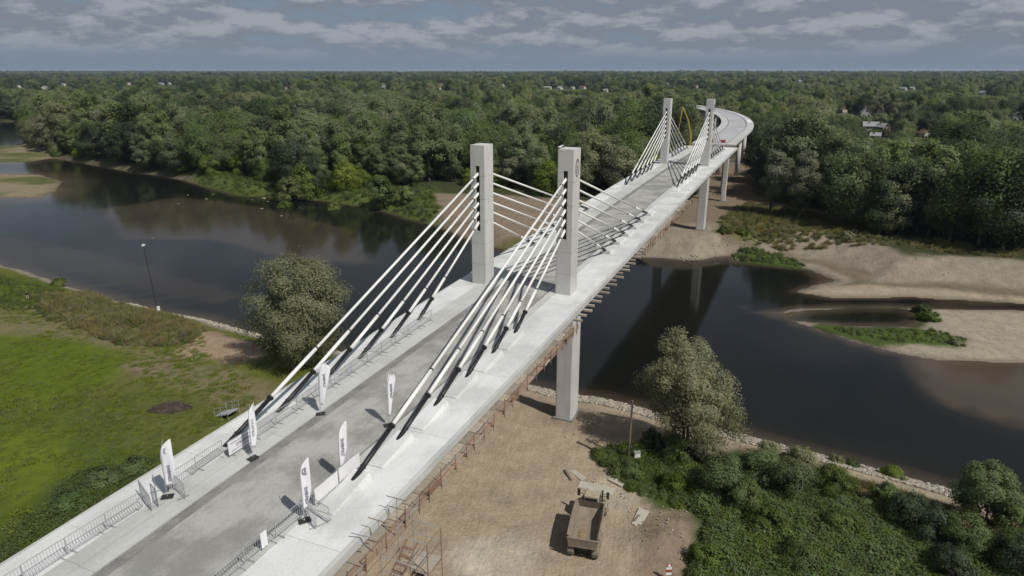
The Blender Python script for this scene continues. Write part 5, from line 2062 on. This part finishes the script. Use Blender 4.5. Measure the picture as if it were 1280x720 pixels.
for k, (s_, u_t, h_t) in enumerate(((505, -17, 23), (520, -15, 22), (535, -16, 24), (550, -13, 23), (565, -15, 22), (492, -20, 21))):
    p_ = bp(s_, u_t)
    cr, tk = PROTO[8 + k % 2]
    o = empty('dark_alder', (p_.x, p_.y, hz(p_.x, p_.y) - .2), k * 1.1)
    o.scale = (1.25, 1.25, h_t / 16.0)
    tag(o, 'tall dark tree closing off the far end of the viaduct, %s from the bridge side' % ORD[k], 'tree', 'dark trees at the far end of the viaduct')
    link('crown', cr, None, o)
    link('trunk', tk, None, o)
SHR = [(818, 562, 2.6, 1.6, 'lf_dark', 'dark bush at the foot of the feathery willow, on its left'), (845, 574, 2.4, 2.0, 'lf_green', 'dark low bush right under the feathery willow'),
       (884, 580, 2.8, 2.0, 'lf_olive', 'olive bush against the right side of the feathery willow'), (906, 622, 3.8, 3.1, 'lf_green', 'large dark shrub at the left end of the right-hand thicket'),
       (948, 606, 3.4, 2.7, 'lf_green', 'dense dark green shrub second from the left in the thicket'), (930, 640, 2.6, 2.4, 'lf_weed', 'green shrub in front of the large dark shrub'),
       (985, 622, 3.4, 2.8, 'lf_green', 'rounded shrub in the middle of the right thicket'), (1000, 596, 2.8, 2.6, 'lf_olive', 'olive shrub near the stony shore right of the feathery willow'),
       (958, 582, 2.4, 2.0, 'lf_olive', 'small olive shrub on the slope behind the thicket'), (1040, 612, 2.2, 2.2, 'lf_weed', 'green shrub in the thicket next to the bare soil patch'),
       (1105, 632, 1.8, 1.9, 'lf_green', 'low shrub on the soil slope above the stony shore'), (1130, 655, 2.6, 2.4, 'lf_dark', 'dark shrub left of the shaded hollow'),
       (1165, 674, 2.6, 2.4, 'lf_dark', 'dark shrub in the shaded hollow at lower right'), (1205, 690, 2.9, 2.4, 'lf_green', 'dark leafy shrub below the small olive willow'),
       (1268, 664, 2.8, 2.2, 'lf_green', 'shrub at the right edge of the frame beside the small olive willow'), (1262, 712, 3.0, 2.5, 'lf_dark', 'dark shrub in the bottom right corner'),
       (1190, 728, 2.4, 2.4, 'lf_dark', 'dark shrub at the bottom edge left of the corner shrub'), (1118, 596, 1.2, 1.5, 'lf_yellow', 'bright yellow-green bush standing in the water margin at lower right'),
       (1045, 577, 1.1, 1.0, 'lf_olive', 'small tuft bush on the shore stones right of centre'), (1065, 582, .9, .9, 'lf_weed', 'low tuft bush beside the bright bush at the water margin'),
       (880, 706, 1.9, 1.6, 'lf_weed', 'green shrub next to the mud at the bottom'), (960, 660, 1.7, 2.2, 'lf_weed', 'broad low green shrub in the foreground weeds, left'),
       (1050, 668, 1.7, 2.2, 'lf_weed', 'broad low green shrub in the foreground weeds, right'), (1000, 710, 1.5, 2.2, 'lf_weed', 'low green shrub at the bottom edge below the thicket'),
       (74, 357, 1.6, 1.8, 'lf_weed', 'small round bush on the left bank near the water'), (790, 590, 1.4, 1.6, 'lf_weed', 'low leafy bush beside the meter cabinet'), (838, 612, 1.6, 1.8, 'lf_weed', 'green bush at the edge of the rubble and slabs'),
       (130, 608, 1.5, 2.2, 'lf_green', 'dark green bush in the tall weeds left of the bridge deck'), (170, 592, 1.4, 1.9, 'lf_green', 'dark bush beside the deck edge left of the nearest flag'), (90, 636, 1.4, 2.0, 'lf_green', 'dark bush by the deck edge near the lower left corner'),
       (1160, 400, 1.5, 2.2, 'lf_weed', 'green willow scrub at the end of the lagoon on the sandbar'), (1152, 391, 1.6, 1.8, 'lf_weed', 'taller green scrub on the sandbar above the lagoon'), (1195, 430, .9, 1.2, 'lf_olive', 'small brownish bush at the tip of the green patch on the sandbar'),
       (1060, 300, 2.0, 2.4, 'lf_olive', 'bush on top of the sandy right bank before the woods'), (925, 300, 1.6, 2.2, 'lf_weed', 'low green bush right of the far pier'), (905, 290, 1.2, 1.8, 'lf_weed', 'low green bush just beside the far pier foot')]
for k, (px, py, h, r_, mt, lab) in enumerate(SHR):
    near_ = py > 540
    tree_at('shrub', px, py, lab, 'shrub', 400 + k, mt, h * (1.25 if near_ and r_ > 1.8 else 1), r_, int(3200 * r_) if near_ else 1800, .10 if near_ else .2, shape='bush', base=.02, nl=26 if near_ else 18, trunk=.07, stems=3, lobe=(.2, .36), ragged=.2, asp=1.9)

# ---- ground weeds, grass tufts, dry stalks (nobody could count them)
WCOL = bpy.data.collections.new('weed_kinds')


def clump(nm, mat, h, r_, n, leaf, seed, blade=False):
    rg = np.random.default_rng(seed)
    if blade:
        a = rg.uniform(0, 6.28, n)
        q = rg.uniform(0, r_, n)
        b0 = np.stack([q * np.cos(a), q * np.sin(a), np.zeros(n)], 1)
        d = np.stack([np.cos(a) * .35, np.sin(a) * .35, np.ones(n)], 1) + rg.normal(0, .22, (n, 3))
        hh_ = h * rg.uniform(.5, 1.1, (n, 1))
        sd_ = np.cross(d, rg.normal(0, 1, (n, 3)))
        sd_ /= np.linalg.norm(sd_, axis=1)[:, None]
        V = np.stack([b0 - sd_ * leaf / 2, b0 + sd_ * leaf / 2, b0 + d * hh_ * .6 + sd_ * leaf * .4, b0 + d * hh_ + np.array([.1, 0, -.05])], 1).reshape(-1, 3)
        F = np.arange(n * 4).reshape(n, 4)
        SV = np.repeat(d * .3 + np.array([0, 0, 1.0]), 4, 0)
    else:
        d = rg.normal(0, 1, (n, 3))
        d[:, 2] = np.abs(d[:, 2])
        d /= np.linalg.norm(d, axis=1)[:, None]
        P = d * np.array([r_, r_, h]) * rg.uniform(.45, 1.05, (n, 1))
        V, F, SV = leaves_at(P, d + np.array([0, 0, .6]), leaf, rg, 1.8)
        V[:, 2] = np.maximum(V[:, 2], 0)
    me = sprays(mesh_arrays(nm, V, F, M[mat]), SV)
    o = bpy.data.objects.new(nm, me)
    WCOL.objects.link(o)


clump('weed_00', 'lf_grass', .22, .45, 46, .06, 1, True)
clump('weed_01', 'lf_weed', .75, .7, 240, .10, 2)
clump('weed_02', 'lf_dry', .85, .55, 60, .06, 3, True)
clump('weed_03', 'lf_green', 1.0, .85, 260, .12, 4)


def inpoly(px, n, rg, z=2.4):
    p = GP(px, z)
    lo, hi = p.min(0), p.max(0)
    X = rg.uniform(lo[0], hi[0], n)
    Y = rg.uniform(lo[1], hi[1], n)
    m_ = sdist(p, X, Y) + (fbm(X, Y, 4, 2, 91) - .5) * 4 > 0
    return X[m_], Y[m_]


rg = np.random.default_rng(9)
SP = []
for (poly, n, k, s0, s1_, zz) in (
        ([(-40, 325), (0, 332), (110, 368), (215, 395), (300, 470), (330, 500), (190, 578), (0, 710), (-40, 735)], 22000, 0, .5, 1.1, 2.4),
        ([(40, 374), (100, 358), (170, 374), (256, 400), (240, 430), (190, 434), (110, 417), (60, 402)], 2600, 2, .5, 1.1, 2.3),
        ([(40, 374), (100, 358), (170, 374), (256, 400), (240, 430), (190, 434), (110, 417), (60, 402)], 900, 1, .5, 1.0, 2.3),
        ([(-40, 340), (60, 352), (110, 368), (60, 400), (-40, 380)], 1200, 1, .4, .8, 2.3),
        ([(-40, 735), (0, 690), (90, 600), (190, 575), (165, 630), (60, 705), (-40, 790)], 2200, 1, .7, 1.3, 2.4),
        ([(742, 578), (800, 565), (872, 585), (888, 622), (850, 642), (806, 628), (772, 602)], 800, 1, .5, 1.1, 2.4),
        ([(868, 640), (900, 600), (960, 600), (1100, 640), (1200, 680), (1300, 690), (1320, 790), (850, 790), (885, 690)], 6500, 1, .6, 1.3, 2.4),
        ([(868, 640), (900, 600), (960, 600), (1100, 640), (1200, 680), (1300, 690), (1320, 790), (850, 790), (885, 690)], 1800, 3, .6, 1.2, 2.4),
        ([(900, 570), (960, 575), (1060, 605), (1180, 640), (1300, 668), (1300, 690), (1100, 645), (960, 600)], 700, 2, .4, .9, 2.2),
        ([(235, 208), (330, 216), (440, 226), (545, 236), (548, 270), (470, 257), (400, 248), (300, 241), (248, 229)], 5200, 1, .7, 1.6, 2.6),
        ([(905, 321), (930, 317), (975, 321), (1012, 334), (1000, 340), (965, 336), (924, 330)], 700, 1, .4, .9, .4),
        ([(1020, 402), (1070, 405), (1137, 408), (1152, 386), (1166, 394), (1150, 410), (1205, 424), (1195, 433), (1100, 427), (1040, 414)], 900, 1, .3, .7, .4),
        ([(895, 284), (930, 258), (1005, 270), (1100, 300), (1280, 322), (1280, 332), (1100, 312), (960, 304), (900, 297)], 2600, 2, .6, 1.3, 3.0),
        ([(895, 284), (930, 258), (1005, 270), (1100, 300), (1280, 322), (1280, 330), (1100, 308), (960, 300), (900, 297)], 1500, 1, .6, 1.3, 3.0)):
    x_, y_ = inpoly(poly, n, rg, zz)
    q = rg.uniform(s0, s1_, len(x_)) * (.55 + .9 * fbm(x_, y_, 3.5, 2, 97))
    SP.append((x_, y_, q, np.full(len(x_), k)))
x_ = np.concatenate([p[0] for p in SP])
y_ = np.concatenate([p[1] for p in SP])
q_ = np.concatenate([p[2] for p in SP])
k_ = np.concatenate([p[3] for p in SP])
h_, aN, aF, aI, aB = height(x_, y_)
gu_ = (x_ + 17.2) * BY - (y_ - 30) * BX
ok = (h_ > .25) & ~((np.abs(gu_) < 8.5) & (y_ < 100) & (k_ != 1))
patchy = fbm(x_, y_, 6, 3, 95)
ok &= (k_ != 0) | (patchy > .40)
x_, y_, q_, k_, h_ = x_[ok], y_[ok], q_[ok], k_[ok], h_[ok]
o = scatter('ground_vegetation', WCOL, np.stack([x_, y_, h_ - .03], 1), rg.uniform(0, 6.28, len(x_)), np.stack([q_, q_, q_ * rg.uniform(.8, 1.2, len(q_))], 1), k_)
tag(o, 'tufts of grass, weeds and dry stalks on the banks', 'grass', kind='stuff')

# ---- stones along the shore
SCOL = bpy.data.collections.new('stone_kinds')
for v in range(4):
    bm = bmesh.new()
    bmesh.ops.create_icosphere(bm, subdivisions=1, radius=.5)
    for vv in bm.verts:
        vv.co *= random.uniform(.7, 1.25)
        vv.co.z *= .62
    me = bpy.data.meshes.new('stone')
    bm.to_mesh(me)
    bm.free()
    me.materials.append(M['stone'])
    SCOL.objects.link(bpy.data.objects.new('stone_%02d' % v, me))
xs_, ys_ = [], []
shore = np.array([G(*p, 0) for p in ((160, 380), (215, 393), (260, 402), (310, 415))] + [(-30, 100), (-12, 92)] + [G(*p, 0) for p in ((660, 482), (700, 493), (750, 500), (800, 512), (860, 532), (926, 546), (968, 556), (1044, 576), (1132, 597), (1185, 612), (1280, 645))] + [(58, 48)])
seg = np.linalg.norm(np.diff(shore, axis=0), axis=1)
for i in range(len(seg)):
    k = int(seg[i] * (75 if shore[i][0] > -5 else 30))
    t_ = rg.uniform(0, 1, k)
    nx_, ny_ = (shore[i + 1] - shore[i])[1] / seg[i], -(shore[i + 1] - shore[i])[0] / seg[i]
    off = rg.uniform(-.5, 2.6, k) if shore[i][0] > -5 else rg.uniform(-.3, 1.3, k)
    xs_.append(shore[i][0] + (shore[i + 1] - shore[i])[0] * t_ - nx_ * -off)
    ys_.append(shore[i][1] + (shore[i + 1] - shore[i])[1] * t_ - ny_ * -off)
# rubble under the far end, on the sandy right bank and round the slabs
for (poly, n, zz) in (([(806, 318), (880, 316), (930, 300), (960, 312), (915, 322), (875, 326)], 500, 1.0), ([(735, 604), (800, 592), (818, 612), (772, 640), (730, 626)], 90, 2.4), ([(960, 305), (1280, 332), (1280, 352), (1000, 330)], 30, 2.0), ([(690, 500), (800, 520), (860, 560), (700, 560)], 60, 2.4), ([(780, 640), (870, 640), (860, 715), (790, 715)], 60, 2.4)):
    a_, b_ = inpoly(poly, n, rg, zz)
    xs_.append(a_)
    ys_.append(b_)
x_ = np.concatenate(xs_)
y_ = np.concatenate(ys_)
h_, aN_ = height(x_, y_)[:2]
ok = (h_ > -.25)
x_, y_, h_, aN_ = x_[ok], y_[ok], h_[ok], aN_[ok]
q_ = rg.uniform(.28, .75, len(x_)) * np.where(aN_ > 4, .3, .7)
o = scatter('riprap_stones', SCOL, np.stack([x_, y_, h_ + .10], 1), rg.uniform(0, 6.28, len(x_)), np.stack([q_, q_ * rg.uniform(.7, 1.3, len(q_)), q_], 1), rg.integers(0, 4, len(q_)))
tag(o, 'pale loose stones lining the near shore', 'stones', kind='stuff')
STONE = list(SCOL.objects)
ROCKS = ((223, 255, 1.6), (235, 244, 1.3), (258, 249, 2.2), (266, 243, 1.4), (316, 250, 1.3), (330, 248, 2.0), (335, 252, 1.2), (352, 249, 2.6), (360, 248, 2.0), (327, 261, 1.8), (352, 270, 1.6), (192, 298, 1.3))
RK = {k: i for i, k in enumerate(sorted(range(len(ROCKS)), key=lambda q: ROCKS[q][0]))}
for k, (px, py, q) in enumerate(ROCKS):
    x, y = G(px, py, 0)
    o = link('river_rock', STONE[k % 4].data, None, None, (x, y, .08))
    o.scale = (q * .7, q * .4, q * .25)
    o.rotation_euler = (0, 0, k * .7)
    tag(o, 'pale rock breaking the water off the far left bank, %s in line from the left' % ORD[RK[k]], 'rock', 'rocks in the shallows off the far left bank')

# ------------------------------------------------------------------ air
m, t, out = material('haze_air')
pv = N(t, 'ShaderNodeVolumePrincipled')
pv.inputs['Color'].default_value = (0.62, 0.74, 0.92, 1)
pv.inputs['Density'].default_value = HAZE = 0.00006
pv.inputs['Anisotropy'].default_value = 0.1
L(t, pv.outputs[0], out.inputs['Volume'])
mb = MB().box(-26500, -20500, -8, 26500, 27500, 60)
hzo = mb.build('haze', m)
tag(hzo, 'thin pale air over the whole valley', 'haze', kind='stuff')
